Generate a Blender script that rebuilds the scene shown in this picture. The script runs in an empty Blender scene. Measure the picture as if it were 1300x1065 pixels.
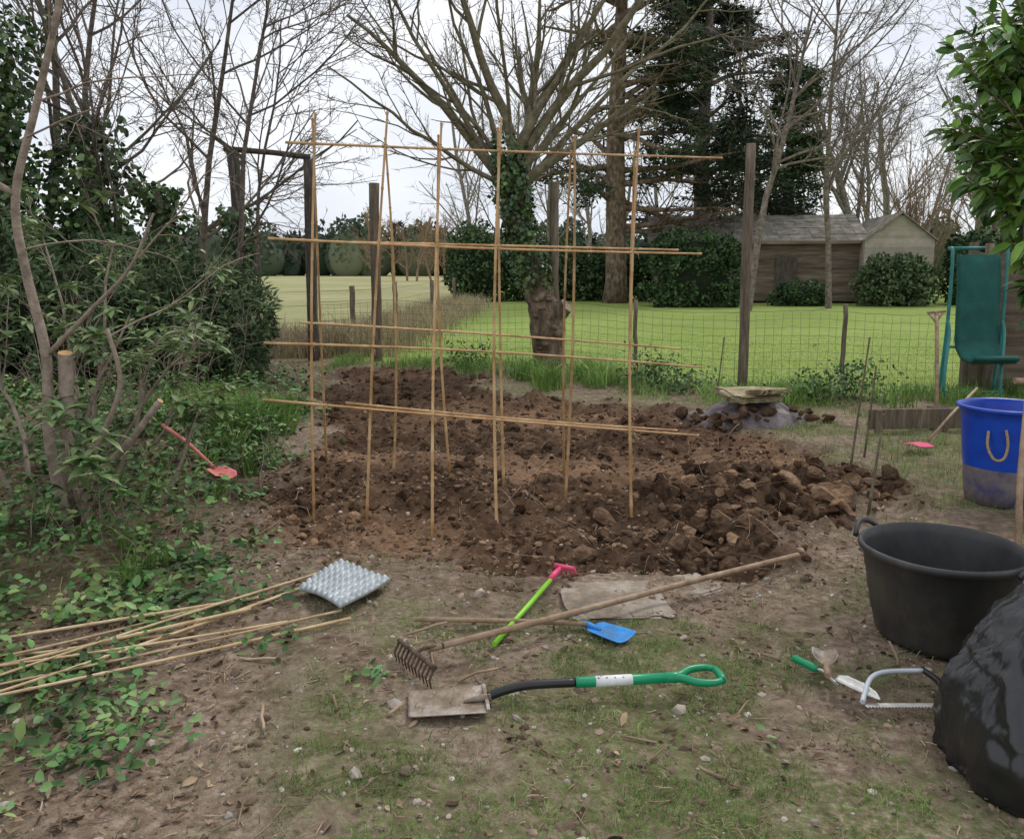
import bpy, math, numpy as np
from mathutils import Matrix, Vector
R=np.random.default_rng(11)
A=np.array
scene=bpy.context.scene
# ------------------------------------------------------------------ helpers
def nrm(v): return v/np.maximum(np.linalg.norm(v,axis=-1,keepdims=True),1e-9)
TAB=np.random.default_rng(3).random((256,256))
def vn(x,y,f,s=0):
    x=np.asarray(x,float)*f+s*17.3; y=np.asarray(y,float)*f+s*9.7
    xi=np.floor(x); yi=np.floor(y); fx=x-xi; fy=y-yi
    fx=fx*fx*(3-2*fx); fy=fy*fy*(3-2*fy)
    xi=xi.astype(int)&255; yi=yi.astype(int)&255; x1=(xi+1)&255; y1=(yi+1)&255
    return (TAB[xi,yi]*(1-fx)+TAB[x1,yi]*fx)*(1-fy)+(TAB[xi,y1]*(1-fx)+TAB[x1,y1]*fx)*fy
def sstep(a,b,x):
    t=np.clip((x-a)/(b-a),0,1); return t*t*(3-2*t)
class MB:
    def __init__(s): s.V=[];s.F=[];s.n=0;s.M=None
    def add(s,V,F,mat=0,smooth=True):
        V=np.asarray(V,float).reshape(-1,3)
        if s.M is not None:
            M=np.array(s.M); V=V@M[:3,:3].T+M[:3,3]
        F=np.asarray(F,int); s.V.append(V); s.F.append((F+s.n,mat,smooth)); s.n+=len(V)
def emit(mb,name,mats,parent=None,bevel=0,keep=False):
    V=np.concatenate(mb.V)
    o=np.zeros(3) if keep else A([V[:,0].mean(),V[:,1].mean(),V[:,2].min()])
    if parent is not None: o=np.zeros(3)
    me=bpy.data.meshes.new(name)
    me.vertices.add(len(V)); me.vertices.foreach_set('co',(V-o).ravel())
    tot=np.concatenate([np.full(len(f),f.shape[1]) for f,_,_ in mb.F])
    idx=np.concatenate([f.ravel() for f,_,_ in mb.F])
    mi=np.concatenate([np.full(len(f),m) for f,m,_ in mb.F])
    sm=np.concatenate([np.full(len(f),k) for f,_,k in mb.F])
    me.loops.add(len(idx)); me.loops.foreach_set('vertex_index',idx.astype(np.int32))
    me.polygons.add(len(tot)); me.polygons.foreach_set('loop_start',(np.cumsum(tot)-tot).astype(np.int32))
    me.polygons.foreach_set('material_index',mi.astype(np.int32))
    me.polygons.foreach_set('use_smooth',sm.astype(bool))
    me.update(calc_edges=True); me.validate()
    for m in mats: me.materials.append(m)
    ob=bpy.data.objects.new(name,me); scene.collection.objects.link(ob)
    ob.location=o
    if parent is not None: ob.parent=parent
    if bevel:
        b=ob.modifiers.new('bevel','BEVEL'); b.width=bevel; b.segments=2; b.limit_method='ANGLE'
    return ob
def empty(name):
    e=bpy.data.objects.new(name,None); scene.collection.objects.link(e); return e
def tubes(mb,P,Rr,sides=6,mat=0,smooth=True,caps=True,capmat=None):
    P=np.asarray(P,float); Rr=np.asarray(Rr,float)
    if P.ndim==2: P=P[None]; Rr=Rr[None]
    N,S,_=P.shape
    Rr=np.broadcast_to(Rr,(N,S))
    T=nrm(np.gradient(P,axis=1)); m=nrm(P[:,-1]-P[:,0])
    ref=np.eye(3)[np.argmin(np.abs(m),axis=1)]
    U=nrm(np.cross(T,ref[:,None])); W=np.cross(T,U)
    a=2*np.pi*np.arange(sides)/sides
    V=P[:,:,None]+Rr[:,:,None,None]*(np.cos(a)[:,None]*U[:,:,None]+np.sin(a)[:,None]*W[:,:,None])
    idx=np.arange(N*S*sides).reshape(N,S,sides)
    a0=idx[:,:-1]; a1=np.roll(a0,-1,2); b0=idx[:,1:]; b1=np.roll(b0,-1,2)
    n0=mb.n
    mb.add(V,np.stack([a0,a1,b1,b0],-1).reshape(-1,4),mat,smooth)
    if caps:
        cm=mat if capmat is None else capmat
        F=np.concatenate([idx[:,0,::-1],idx[:,-1]])
        mb.F.append((F+n0,cm,False))
def tube(mb,pts,r,sides=8,mat=0,**k):
    pts=A(pts,float); r=np.broadcast_to(A(r,float),(len(pts),)); tubes(mb,pts,r,sides,mat,**k)
def smoothpath(pts,n=6):
    pts=A(pts,float); Q=[]
    P=np.vstack([2*pts[0]-pts[1],pts,2*pts[-1]-pts[-2]])
    for i in range(1,len(P)-2):
        for t in np.arange(n)/n:
            p0,p1,p2,p3=P[i-1:i+3]
            Q.append(.5*((2*p1)+(p2-p0)*t+(2*p0-5*p1+4*p2-p3)*t*t+(3*p1-p0-3*p2+p3)*t**3))
    Q.append(pts[-1]); return A(Q)
def box(mb,c,s,rz=0,mat=0,rx=0,ry=0):
    x,y,z=A(s)/2
    V=A([[-x,-y,-z],[x,-y,-z],[x,y,-z],[-x,y,-z],[-x,-y,z],[x,-y,z],[x,y,z],[-x,y,z]],float)
    M=np.array((Matrix.Rotation(rz,3,'Z')@Matrix.Rotation(ry,3,'Y')@Matrix.Rotation(rx,3,'X')))
    V=V@M.T+A(c)
    mb.add(V,[[0,3,2,1],[4,5,6,7],[0,1,5,4],[1,2,6,5],[2,3,7,6],[3,0,4,7]],mat,False)
def lathe(mb,prof,c,seg=48,mat=0,wob=0):
    prof=A(prof,float); a=2*np.pi*np.arange(seg)/seg
    w=1+wob*np.sin(a*2+.6)+wob*.5*np.sin(a*5)
    V=np.stack([c[0]+prof[:,0][:,None]*np.cos(a)*w,c[1]+prof[:,0][:,None]*np.sin(a)*w,c[2]+np.repeat(prof[:,1][:,None],seg,1)],-1)
    idx=np.arange(len(prof)*seg).reshape(len(prof),seg)
    a0=idx[:-1];a1=np.roll(a0,-1,1);b0=idx[1:];b1=np.roll(b0,-1,1)
    mb.add(V,np.stack([a0,a1,b1,b0],-1).reshape(-1,4),mat,True)
def leaves(mb,C,D,Nn,L,W,mat=0,fold=.25,droop=.15):
    N=len(C); D=nrm(D); S=nrm(np.cross(D,Nn)); Nn=np.cross(S,D)
    L=np.broadcast_to(L,(N,))[:,None]; W=np.broadcast_to(W,(N,))[:,None]
    def p(t,s,h): return C+D*L*t+S*W*s*.5+Nn*(W*h)-A([0,0,1])*L*droop*t*t
    V=np.stack([p(0,0,0),p(.33,0,0),p(.7,0,0),p(1,0,0),p(.3,.9,fold),p(.68,.8,fold),p(.3,-.9,fold),p(.68,-.8,fold)],1)
    b=np.arange(N)[:,None]*8
    n0=mb.n
    mb.add(V,np.concatenate([b+A([[1,4,5,2]]),b+A([[1,2,7,6]])]),mat,True)
    mb.F.append((np.concatenate([b+A([[0,4,1]]),b+A([[2,5,3]]),b+A([[0,1,6]]),b+A([[2,3,7]])])+n0,mat,True))
def qleaves(mb,C,D,Nn,L,W,mat=0):
    N=len(C); D=nrm(D); S=nrm(np.cross(D,Nn))
    L=np.broadcast_to(L,(N,))[:,None]; W=np.broadcast_to(W,(N,))[:,None]
    V=np.stack([C,C+D*L*.45+S*W*.5,C+D*L,C+D*L*.45-S*W*.5],1)
    mb.add(V,np.arange(N*4).reshape(N,4),mat,False)
def blades(mb,B,H,W,mat=0,lean=.35):
    N=len(B); th=R.random(N)*2*np.pi; sd=np.stack([np.cos(th),np.sin(th),0*th],1)
    th2=R.random(N)*2*np.pi; ln=np.stack([np.cos(th2),np.sin(th2),0*th],1)*(lean*R.random(N)*1.6)[:,None]
    H=np.broadcast_to(H,(N,))[:,None]; W=np.broadcast_to(W,(N,))[:,None]; up=A([0,0,1.])
    m=B+H*.55*up+ln*H*.35; t=B+H*up*(1-.3*np.linalg.norm(ln,axis=1,keepdims=True))+ln*H*1.1
    V=np.stack([B-sd*W/2,B+sd*W/2,m+sd*W*.4,m-sd*W*.4,t],1)
    b=np.arange(N)[:,None]*5; n0=mb.n
    mb.add(V,b+A([[0,1,2,3]]),mat,False); mb.F.append((b+A([[3,2,4]])+n0,mat,False))
_ico={}
def ico(sub):
    if sub not in _ico:
        import bmesh
        bm=bmesh.new(); bmesh.ops.create_icosphere(bm,subdivisions=sub,radius=1)
        _ico[sub]=(A([v.co[:] for v in bm.verts]),A([[v.index for v in f.verts] for f in bm.faces])); bm.free()
    return _ico[sub]
def lumps(mb,C,S,sub=1,jit=.25,mat=0,smooth=False,flat=.7,cuts=0):
    V,F=ico(sub); N=len(C); S=A(S)
    if S.ndim==1: S=S[:,None]*np.ones((1,3))*R.uniform(.65,1.4,(N,3))*A([1,1,flat])
    VV=V[None]*(1+jit*R.normal(size=(N,len(V),1)))*1.0
    for j in range(cuts):
        q=nrm(R.normal(size=(N,1,3))); d=R.uniform(.3,.75,(N,1,1)); e=np.maximum((VV*q).sum(-1,keepdims=True)-d,0); VV=VV-q*e*.93
    if cuts: VV=VV*(1+jit*.6*R.normal(size=(N,len(V),1)))
    th=R.random(N)*2*np.pi; c,s=np.cos(th),np.sin(th)
    VV=VV*S[:,None]
    tl=R.normal(size=(N,))*.5
    y=VV[...,1]*np.cos(tl)[:,None]-VV[...,2]*np.sin(tl)[:,None]; z=VV[...,1]*np.sin(tl)[:,None]+VV[...,2]*np.cos(tl)[:,None]
    x=VV[...,0]; VV=np.stack([x*c[:,None]-y*s[:,None],x*s[:,None]+y*c[:,None],z],-1)+C[:,None]
    mb.add(VV,(F[None]+(np.arange(N)*len(V))[:,None,None]).reshape(-1,3),mat,smooth)
def gpath(P0,D,L,seg,w,up):
    P=[P0]; d=nrm(D)
    for i in range(seg):
        d=nrm(d+w*R.normal(size=d.shape)+up*A([0,0,1.])); P.append(P[-1]+d*(L/seg)[:,None])
    return np.stack(P,1)
def grow(mb,P0,D,L,Rd,levels,mat=0):
    P0=A(P0,float);D=A(D,float);L=A(L,float);Rd=A(Rd,float); out=[]
    for li,lv in enumerate(levels):
        seg=lv.get('seg',4); P=gpath(P0,D,L,seg,lv.get('w',.15),lv.get('up',0)); t=np.linspace(0,1,seg+1)
        tubes(mb,P,Rd[:,None]*(1-t*(1-lv.get('tip',.35))),lv.get('sides',4),mat,caps=False); out.append(P)
        if li+1<len(levels):
            nx=levels[li+1]; k=nx['k']; N=len(P)
            tt=R.uniform(nx.get('t0',.2),1,(N,k)); f=tt*seg; i=np.minimum(f.astype(int),seg-1); fr=(f-i)[...,None]
            n=np.arange(N)[:,None]; a=P[n,i]; b=P[n,i+1]; pos=a*(1-fr)+b*fr; tan=nrm(b-a)
            perp=nrm(np.cross(tan,R.normal(size=tan.shape))); 
            if 'flat' in nx: perp[...,2]*=nx['flat']; perp=nrm(perp)
            an=(np.radians(nx.get('ang',45))*R.uniform(.6,1.35,(N,k)))[...,None]
            P0=pos.reshape(-1,3); D=(tan*np.cos(an)+perp*np.sin(an)).reshape(-1,3)
            L=(L[:,None]*nx.get('lr',.5)*(1-.45*tt)*R.uniform(.6,1.3,(N,k))).ravel()
            Rd=np.maximum((Rd[:,None]*(1-tt*.6)*nx.get('rr',.5)).ravel(),nx.get('rmin',.003))
    return out
# ------------------------------------------------------------------ materials
def mat(name,cols,scale=6,rough=.85,bump=.3,bscale=40,island=0,spec=.3,hue=0,stretch=(1,1,1),metal=0,transl=0,detail=5,bdist=.02):
    m=bpy.data.materials.new(name); m.use_nodes=True; nt=m.node_tree; n=nt.nodes; l=nt.links
    if bump==0: detail=1
    b=n['Principled BSDF']; tc=n.new('ShaderNodeTexCoord'); mp=n.new('ShaderNodeMapping'); mp.inputs['Scale'].default_value=stretch
    l.new(tc.outputs['Object'],mp.inputs['Vector'])
    no=n.new('ShaderNodeTexNoise'); no.inputs['Scale'].default_value=scale; no.inputs['Detail'].default_value=detail; no.inputs['Roughness'].default_value=.65
    l.new(mp.outputs[0],no.inputs['Vector'])
    r=n.new('ShaderNodeValToRGB'); e=r.color_ramp.elements
    pos=np.linspace(.32,.68,len(cols))
    for i,c in enumerate(cols):
        el=e[i] if i<2 else e.new(pos[i])
        el.position=pos[i]; el.color=(*c,1)
    l.new(no.outputs['Fac'],r.inputs[0]); col=r.outputs[0]
    if island:
        g=n.new('ShaderNodeNewGeometry'); mr=n.new('ShaderNodeMapRange'); mr.inputs['To Min'].default_value=1-island; mr.inputs['To Max'].default_value=1+island
        l.new(g.outputs['Random Per Island'],mr.inputs[0]); h=n.new('ShaderNodeHueSaturation'); l.new(mr.outputs[0],h.inputs['Value']); l.new(col,h.inputs['Color'])
        if hue:
            w=n.new('ShaderNodeTexWhiteNoise'); w.noise_dimensions='1D'; l.new(g.outputs['Random Per Island'],w.inputs['W'])
            m2=n.new('ShaderNodeMapRange'); m2.inputs['To Min'].default_value=.5-hue; m2.inputs['To Max'].default_value=.5+hue
            l.new(w.outputs['Value'],m2.inputs[0]); l.new(m2.outputs[0],h.inputs['Hue'])
        col=h.outputs[0]
    l.new(col,b.inputs['Base Color']); b.inputs['Roughness'].default_value=rough; b.inputs['Specular IOR Level'].default_value=spec; b.inputs['Metallic'].default_value=metal
    if bump:
        n2=n.new('ShaderNodeTexNoise'); n2.inputs['Scale'].default_value=bscale; n2.inputs['Detail'].default_value=3; l.new(mp.outputs[0],n2.inputs['Vector'])
        bp=n.new('ShaderNodeBump'); bp.inputs['Strength'].default_value=bump; bp.inputs['Distance'].default_value=bdist; l.new(n2.outputs['Fac'],bp.inputs['Height']); l.new(bp.outputs[0],b.inputs['Normal'])
    if transl:
        t=n.new('ShaderNodeBsdfTranslucent'); l.new(col,t.inputs['Color']); mx=n.new('ShaderNodeMixShader'); mx.inputs[0].default_value=transl
        l.new(b.outputs[0],mx.inputs[1]); l.new(t.outputs[0],mx.inputs[2]); l.new(mx.outputs[0],n['Material Output'].inputs['Surface'])
    return m
M_bamboo=mat('bamboo',[(.32,.17,.07),(.52,.32,.15),(.64,.45,.25)],8,.5,.1,60,island=.18,stretch=(1,1,.5))
M_bamboo2=mat('bamboo_weathered',[(.36,.25,.13),(.52,.38,.22),(.62,.5,.32)],10,.55,.1,60,island=.2)
M_bark=mat('bark',[(.07,.055,.045),(.14,.115,.095),(.23,.195,.155)],12,.95,.8,40)
M_barkg=mat('bark_grey',[(.13,.11,.09),(.21,.185,.155),(.3,.27,.23)],8,.95,0,40)
M_barkt=mat('bark_twiggy',[(.11,.085,.07),(.18,.145,.12),(.25,.21,.17)],8,.95,0,40)
M_barkp=mat('bark_pale',[(.18,.135,.10),(.29,.23,.18),(.38,.31,.25)],14,.85,.4,50)
M_barkred=mat('bark_trunk',[(.05,.036,.026),(.14,.1,.068),(.29,.22,.15)],7,.95,1,18,stretch=(1,1,.5))
M_moss=mat('moss_wood',[(.09,.075,.05),(.16,.14,.085),(.25,.22,.14)],9,.95,.4,40)
M_twigtan=mat('twig_tan',[(.24,.16,.1),(.34,.24,.15)],5,.9,0)
M_post=mat('post_wood',[(.09,.068,.048),(.16,.125,.09),(.25,.205,.15)],6,.9,.6,30,stretch=(4,4,.5))
M_postd=mat('post_wood_dark',[(.05,.04,.032),(.1,.082,.066),(.17,.145,.115)],6,.9,.7,30,stretch=(4,4,.5))
M_cut=mat('cut_wood',[(.5,.28,.1),(.62,.4,.2)],20,.8,.2,60)
M_handle=mat('ash_handle',[(.19,.12,.07),(.32,.22,.14),(.42,.31,.21)],12,.6,.2,60)
M_twig=mat('twig_debris',[(.16,.1,.06),(.3,.21,.14),(.42,.32,.22)],4,.8,0,island=.3)
M_ivy=mat('ivy_leaf',[(.024,.052,.016),(.06,.115,.032),(.12,.19,.06)],3,.4,0,island=.5,hue=.03,spec=.5)
M_ivyg=mat('ivy_ground_leaf',[(.045,.09,.025),(.09,.18,.045),(.19,.28,.1)],3,.5,0,island=.55,hue=.04,spec=.35)
M_laurel=mat('laurel_leaf',[(.045,.11,.017),(.11,.23,.036),(.2,.36,.065)],4,.3,0,island=.5,hue=.02,spec=.5,transl=.15)
M_rhodo=mat('rhododendron_leaf',[(.1,.16,.055),(.18,.27,.1),(.3,.37,.18)],4,.4,0,island=.4,hue=.03,spec=.4,transl=.15)
M_yew=mat('yew_foliage',[(.04,.07,.03),(.085,.13,.055),(.15,.2,.095)],2,.8,0,island=.5)
M_ced=mat('cedar_foliage',[(.018,.032,.018),(.036,.06,.03),(.065,.1,.047)],.6,.85,0,island=.5)
M_hedge=mat('hedge_leaf',[(.02,.045,.016),(.045,.09,.03),(.085,.145,.05)],1.5,.7,0,island=.5)
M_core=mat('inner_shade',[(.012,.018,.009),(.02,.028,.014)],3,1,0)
M_dist=mat('distant_foliage',[(.045,.075,.05),(.085,.115,.07),(.14,.155,.095)],.08,.9,0,island=.35)
M_grass=mat('grass_blade',[(.1,.16,.035),(.18,.27,.07),(.3,.37,.14)],2,.6,0,island=.45,hue=.03,transl=.2)
M_grassl=mat('long_grass',[(.08,.16,.03),(.16,.28,.06),(.27,.4,.11)],1,.55,0,island=.4,hue=.02,transl=.2)
M_lawnb=mat('lawn_blade',[(.22,.31,.07),(.29,.38,.095),(.37,.45,.14)],1,.6,0,island=.3,hue=.02,transl=.2)
M_straw=mat('dry_grass',[(.3,.24,.14),(.45,.38,.23)],3,.8,0,island=.35)
M_litter=mat('dead_leaf',[(.11,.07,.045),(.21,.145,.09),(.36,.27,.18)],8,.85,0,island=.5,hue=.015)
M_stone=mat('stone',[(.24,.2,.16),(.37,.32,.27),(.52,.47,.41)],12,.9,0,40,island=.35)
M_crumb=mat('soil_crumb',[(.1,.068,.046),(.19,.138,.1),(.3,.23,.17)],6,.98,0,40,island=.45,spec=.1)
M_clod=mat('soil_clod',[(.04,.023,.014),(.09,.055,.034),(.165,.108,.068)],9,1,.9,40,island=.45,spec=.1)
M_clodr=mat('clay_clod',[(.12,.068,.04),(.22,.138,.084),(.34,.23,.15)],9,1,.9,40,island=.4,spec=.1)
M_metal=mat('dirty_steel',[(.16,.12,.085),(.28,.22,.165),(.46,.43,.39)],9,.5,.3,50,metal=.3)
M_steel=mat('steel',[(.42,.4,.37),(.56,.55,.53),(.66,.66,.65)],14,.35,.1,50,metal=.5)
M_rust=mat('rusty_iron',[(.05,.035,.026),(.11,.075,.05),(.17,.12,.08)],30,.85,.5,80)
M_green=mat('green_plastic',[(.0,.24,.1),(.004,.31,.135)],5,.35,0,spec=.5)
M_black=mat('black_plastic',[(.01,.01,.011),(.018,.018,.019)],6,.35,0,spec=.5)
M_tub=mat('black_rubber',[(.024,.024,.025),(.04,.04,.04),(.08,.072,.062)],4,.5,.12,18,spec=.45,stretch=(1,1,.6))
M_bin=mat('bag_plastic',[(.010,.010,.011),(.022,.022,.023)],5,.27,.45,9,spec=.6,stretch=(1,1,.4),bdist=.05)
M_blue=mat('blue_plastic',[(.006,.05,.42),(.01,.08,.55)],4,.35,.1,20,spec=.5)
M_bluebot=mat('dusty_blue_plastic',[(.06,.06,.17),(.16,.14,.16),(.26,.22,.19)],6,.6,.2,20)
M_toyblue=mat('toy_blue',[(.07,.16,.3),(.03,.24,.62),(.06,.32,.74)],14,.45,.05,40)
M_lime=mat('lime_plastic',[(.22,.6,.03),(.3,.7,.05)],5,.35,0)
M_pink=mat('pink_plastic',[(.7,.05,.16),(.8,.1,.22)],9,.4,.1,40)
M_red=mat('red_plastic',[(.6,.14,.12),(.75,.28,.25)],9,.5,.1,40)
M_white=mat('white_label',[(.7,.75,.72),(.8,.8,.8)],60,.5,0)
M_greyp=mat('grey_paint',[(.5,.55,.6),(.62,.66,.7)],9,.4,.05)
M_rope=mat('rope',[(.35,.24,.12),(.5,.38,.2)],50,.9,.5,90)
M_tray=mat('tray_metal',[(.3,.34,.36),(.42,.46,.48),(.56,.6,.61)],15,.45,.05,60,metal=.2)
M_teal=mat('teal_paint',[(.02,.15,.14),(.04,.22,.2)],6,.5,.1)
M_tealf=mat('green_fabric',[(.008,.07,.06),(.016,.11,.09)],5,.7,.2,30)
M_board=mat('weatherboard',[(.1,.075,.052),(.175,.135,.098),(.27,.215,.165)],2,.9,.4,30,island=.25,stretch=(.4,.4,4))
M_cream=mat('cream_board',[(.36,.31,.24),(.5,.45,.37)],2,.8,.2,30,island=.15)
M_roof=mat('mossy_roof',[(.13,.12,.095),(.22,.2,.165),(.34,.32,.28)],2.5,.95,.6,20,island=.2)
M_dark=mat('dark_interior',[(.008,.008,.007),(.014,.013,.012)],5,.9,0)
M_wire=mat('fence_wire',[(.1,.12,.09),(.16,.18,.13)],5,.6,0,metal=.3)
M_sheet=mat('grey_sheet',[(.08,.06,.055),(.15,.12,.12),(.24,.2,.2)],5,.55,.8,14,spec=.4)
M_slab=mat('mossy_slab',[(.18,.16,.07),(.32,.27,.16),(.46,.4,.28)],9,.95,.6,30)
M_path=mat('paving',[(.13,.1,.075),(.27,.22,.17),(.4,.35,.29)],7,.95,.6,30)
# ------------------------------------------------------------------ terrain
BED=A([(-1.7,5.3),(-1.72,6.35),(-2.07,9.3),(-3.1,13.2),(-1.05,13.4),(.1,10.6),(2.1,9.3),(2.6,8.1),(3.0,6.4),(2.4,4.95),(1.5,4.5),(.84,4.3),(-.04,4.2),(-.95,4.55)])
def sdf(x,y,P=BED):
    x=np.asarray(x,float);y=np.asarray(y,float); d=np.full(x.shape,1e9); ins=np.zeros(x.shape,bool); n=len(P)
    for i in range(n):
        a=P[i];b=P[(i+1)%n]; ex,ey=b-a; wx=x-a[0];wy=y-a[1]; t=np.clip((wx*ex+wy*ey)/(ex*ex+ey*ey),0,1)
        d=np.minimum(d,np.hypot(wx-ex*t,wy-ey*t))
        c=((a[1]>y)!=(b[1]>y))&(x<(b[0]-a[0])*(y-a[1])/(b[1]-a[1]+1e-12)+a[0]); ins^=c
    return np.where(ins,-d,d)
def bedm(x,y): return 1-sstep(-.22,.12,sdf(x,y)+.6*(vn(x,y,2.1,4)-.5)+.25*(vn(x,y,7,44)-.5))
def claym(x,y):
    a=np.exp(-(((x+1.05)/.85)**2+((y-4.85)/.55)**2))*1.8
    b=np.exp(-(((x+.1)/2.2)**2+((y-6.75+.1*x)/.4)**2))*1.25
    c=np.exp(-(((x-.5)/1.8)**2+((y-8.9)/.6)**2))*.95
    d=np.exp(-(((x-2.5)/.8)**2+((y-7.3)/.7)**2))*.9
    return np.clip(np.maximum.reduce([a,b,c,d])*(.35+1.2*vn(x,y,3,45)),0,1)
def ivym(x,y):
    edge=np.interp(y,[0,2.5,3.2,4.1,5.2,6.3,9.3,13],[-1.2,-1.3,-1.55,-1.4,-1.75,-1.9,-2.2,-3.2])
    return sstep(.15,-.4,x-edge+.6*(vn(x,y,1.7,8)-.5))*(1-sstep(13.5,15,y))
def H(x,y):
    x=np.asarray(x,float);y=np.asarray(y,float)
    near=1-sstep(10.5,15,y)
    h=.05*(vn(x,y,.5,1)-.5)*near+near*(.03*(vn(x,y,2.3,2)-.5)+.018*(vn(x,y,8,3)-.5)+.012*(vn(x,y,17,5)-.5))
    b=bedm(x,y); r=sstep(.9,2.2,x)*(1-sstep(6.2,7.2,y)); c=claym(x,y)
    l=(vn(x,y,1.3,6)-.45)*.18+((vn(x,y,3.1,7)-.5)*.24+np.abs(vn(x,y,8,8)-.5)*.14+(vn(x,y,14,9)-.5)*.05)*(1-.65*c)
    h=h+b*(-.07+l*(.95+.25*r))
    h=h-.12*np.exp(-((x+.9)**2/1.0+(y-5.1)**2/.22))
    h=h+.10*np.exp(-(((x-.4)/.9)**2+((y-4.72)/.2)**2))*b
    h=h+.04*r*b
    h=h+.2*sstep(0,1.6,-2.0-x)*(1-sstep(9,13,y))*sstep(3.5,5,y)
    return h
def axis(fine,step,lo,hi,g=1.07,cap=40):
    a=list(np.arange(fine[0],fine[1],step)); s=step;p=a[-1]
    while p<hi: s=min(s*g,cap);p+=s;a.append(p)
    s=step;p=a[0];b=[]
    while p>lo: s=min(s*g,cap);p-=s;b.append(p)
    return A(b[::-1]+a)
xs=axis((-3.6,3.4),.026,-700,700); ys=axis((2.0,9.5),.026,-60,900,1.05)
X,Y=np.meshgrid(xs,ys,indexing='ij'); Z=H(X,Y)
gm=MB(); nx,ny=X.shape; idx=np.arange(nx*ny).reshape(nx,ny)
gm.add(np.stack([X,Y,Z],-1),np.stack([idx[:-1,:-1],idx[1:,:-1],idx[1:,1:],idx[:-1,1:]],-1).reshape(-1,4))
def grassm(x,y):
    a=sstep(4.1,3.3,y+.5*(vn(x,y,1.2,23)-.5))*sstep(-1.15,-.45,x)
    a=np.maximum(a,sstep(1.2,2.0,x)*sstep(4.6,3.8,y)*.8)
    a=np.maximum(a,sstep(2.0,2.9,x)*sstep(4.0,4.6,y)*(1-sstep(9,11,y))*.75)
    a=np.maximum(a,sstep(9.2,10.6,y)*sstep(-1.5,.2,x))
    a=np.maximum(a,ivym(x,y)*.5)
    a=np.maximum(a,.55*sstep(4.3,3.6,y)*sstep(.5,.7,vn(x,y,2.2,24)))
    return np.clip(a*sstep(.34,.60,.5*vn(x,y,1.6,21)+.3*vn(x,y,5,22)+.2*vn(x,y,12,25))*(1-bedm(x,y)),0,1)
def fencey(x): return np.interp(x,[-9,-4.55,-2.33,.65,3.0,5.5,14],[14.4,14.4,14.2,13.3,10.7,10.6,10.4])
def leftx(y): return np.interp(y,[0,14,17,34,60],[-3.2,-3.0,-2.5,-1.7,-1.0])
def lawnm(x,y):
    d=y-fencey(x)
    return sstep(-.25,.3,d+.5*(vn(x,y,2,30)-.5))*sstep(-.3,.3,x-leftx(y)+.4*(vn(x,y,1.5,31)-.5))
def fieldm(x,y): return sstep(14,15.5,y)*sstep(.3,-.3,x-leftx(y)+.4*(vn(x,y,1.5,31)-.5))
g_mat=bpy.data.materials.new('ground_soil_grass'); g_mat.use_nodes=True
ground=emit(gm,'ground',[g_mat],keep=True)
def setatt(name,arrs):
    att=ground.data.color_attributes.new(name,'FLOAT_COLOR','POINT'); att.data.foreach_set('color',np.stack(arrs,-1).reshape(-1,4).ravel().astype(np.float32))
setatt('mask',[bedm(X,Y),grassm(X,Y),lawnm(X,Y),fieldm(X,Y)])
setatt('mask2',[claym(X,Y),ivym(X,Y),0*X,0*X+1])
nt=g_mat.node_tree; n=nt.nodes; l=nt.links; bs=n['Principled BSDF']; bs.inputs['Roughness'].default_value=1; bs.inputs['Specular IOR Level'].default_value=.08
tc=n.new('ShaderNodeTexCoord')
def NZ(s,d=6,r=.65):
    q=n.new('ShaderNodeTexNoise'); q.inputs['Scale'].default_value=s; q.inputs['Detail'].default_value=d; q.inputs['Roughness'].default_value=r; l.new(tc.outputs['Object'],q.inputs['Vector']); return q.outputs['Fac']
def RP(f,cs,lo=.3,hi=.7):
    r=n.new('ShaderNodeValToRGB'); e=r.color_ramp.elements; p=np.linspace(lo,hi,len(cs))
    for i,c in enumerate(cs):
        el=e[i] if i<2 else e.new(p[i]); el.position=p[i]; el.color=(*c,1)
    l.new(f,r.inputs[0]); return r.outputs[0]
def MX(f,a,b):
    m=n.new('ShaderNodeMix'); m.data_type='RGBA'
    l.new(f,m.inputs[0]); l.new(a,m.inputs[6]); l.new(b,m.inputs[7]); return m.outputs[2]
def MUL(a,b,op='MULTIPLY'):
    m=n.new('ShaderNodeMath'); m.operation=op
    l.new(a,m.inputs[0])
    if isinstance(b,(int,float)): m.inputs[1].default_value=b
    else: l.new(b,m.inputs[1])
    m.use_clamp=True; return m.outputs[0]
def ATT(nm):
    at=n.new('ShaderNodeAttribute'); at.attribute_name=nm; sp=n.new('ShaderNodeSeparateColor'); l.new(at.outputs['Color'],sp.inputs[0]); return at,sp
at,sp=ATT('mask'); at2,sp2_=ATT('mask2')
nA=NZ(9,6,.75); nB=NZ(22,6,.75); nC=NZ(1.4,4)
trod=MX(RP(nC,[(0,0,0),(1,1,1)],.4,.6),RP(nA,[(.1,.068,.047),(.215,.16,.115),(.37,.295,.22)],.34,.66),RP(nB,[(.14,.098,.068),(.28,.21,.155),(.47,.38,.295)],.34,.66))
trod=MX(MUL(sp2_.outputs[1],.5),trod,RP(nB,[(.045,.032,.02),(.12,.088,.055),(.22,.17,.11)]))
dug=MX(RP(nC,[(0,0,0),(1,1,1)],.42,.6),RP(nB,[(.032,.019,.012),(.085,.053,.034),(.16,.105,.068)]),RP(nA,[(.055,.033,.02),(.13,.08,.05),(.22,.145,.092)]))
dug=MX(sp2_.outputs[0],dug,RP(nB,[(.14,.078,.045),(.26,.158,.094),(.38,.255,.165)]))
c=MX(sp.outputs[0],trod,dug)
nG=NZ(45,3)
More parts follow.
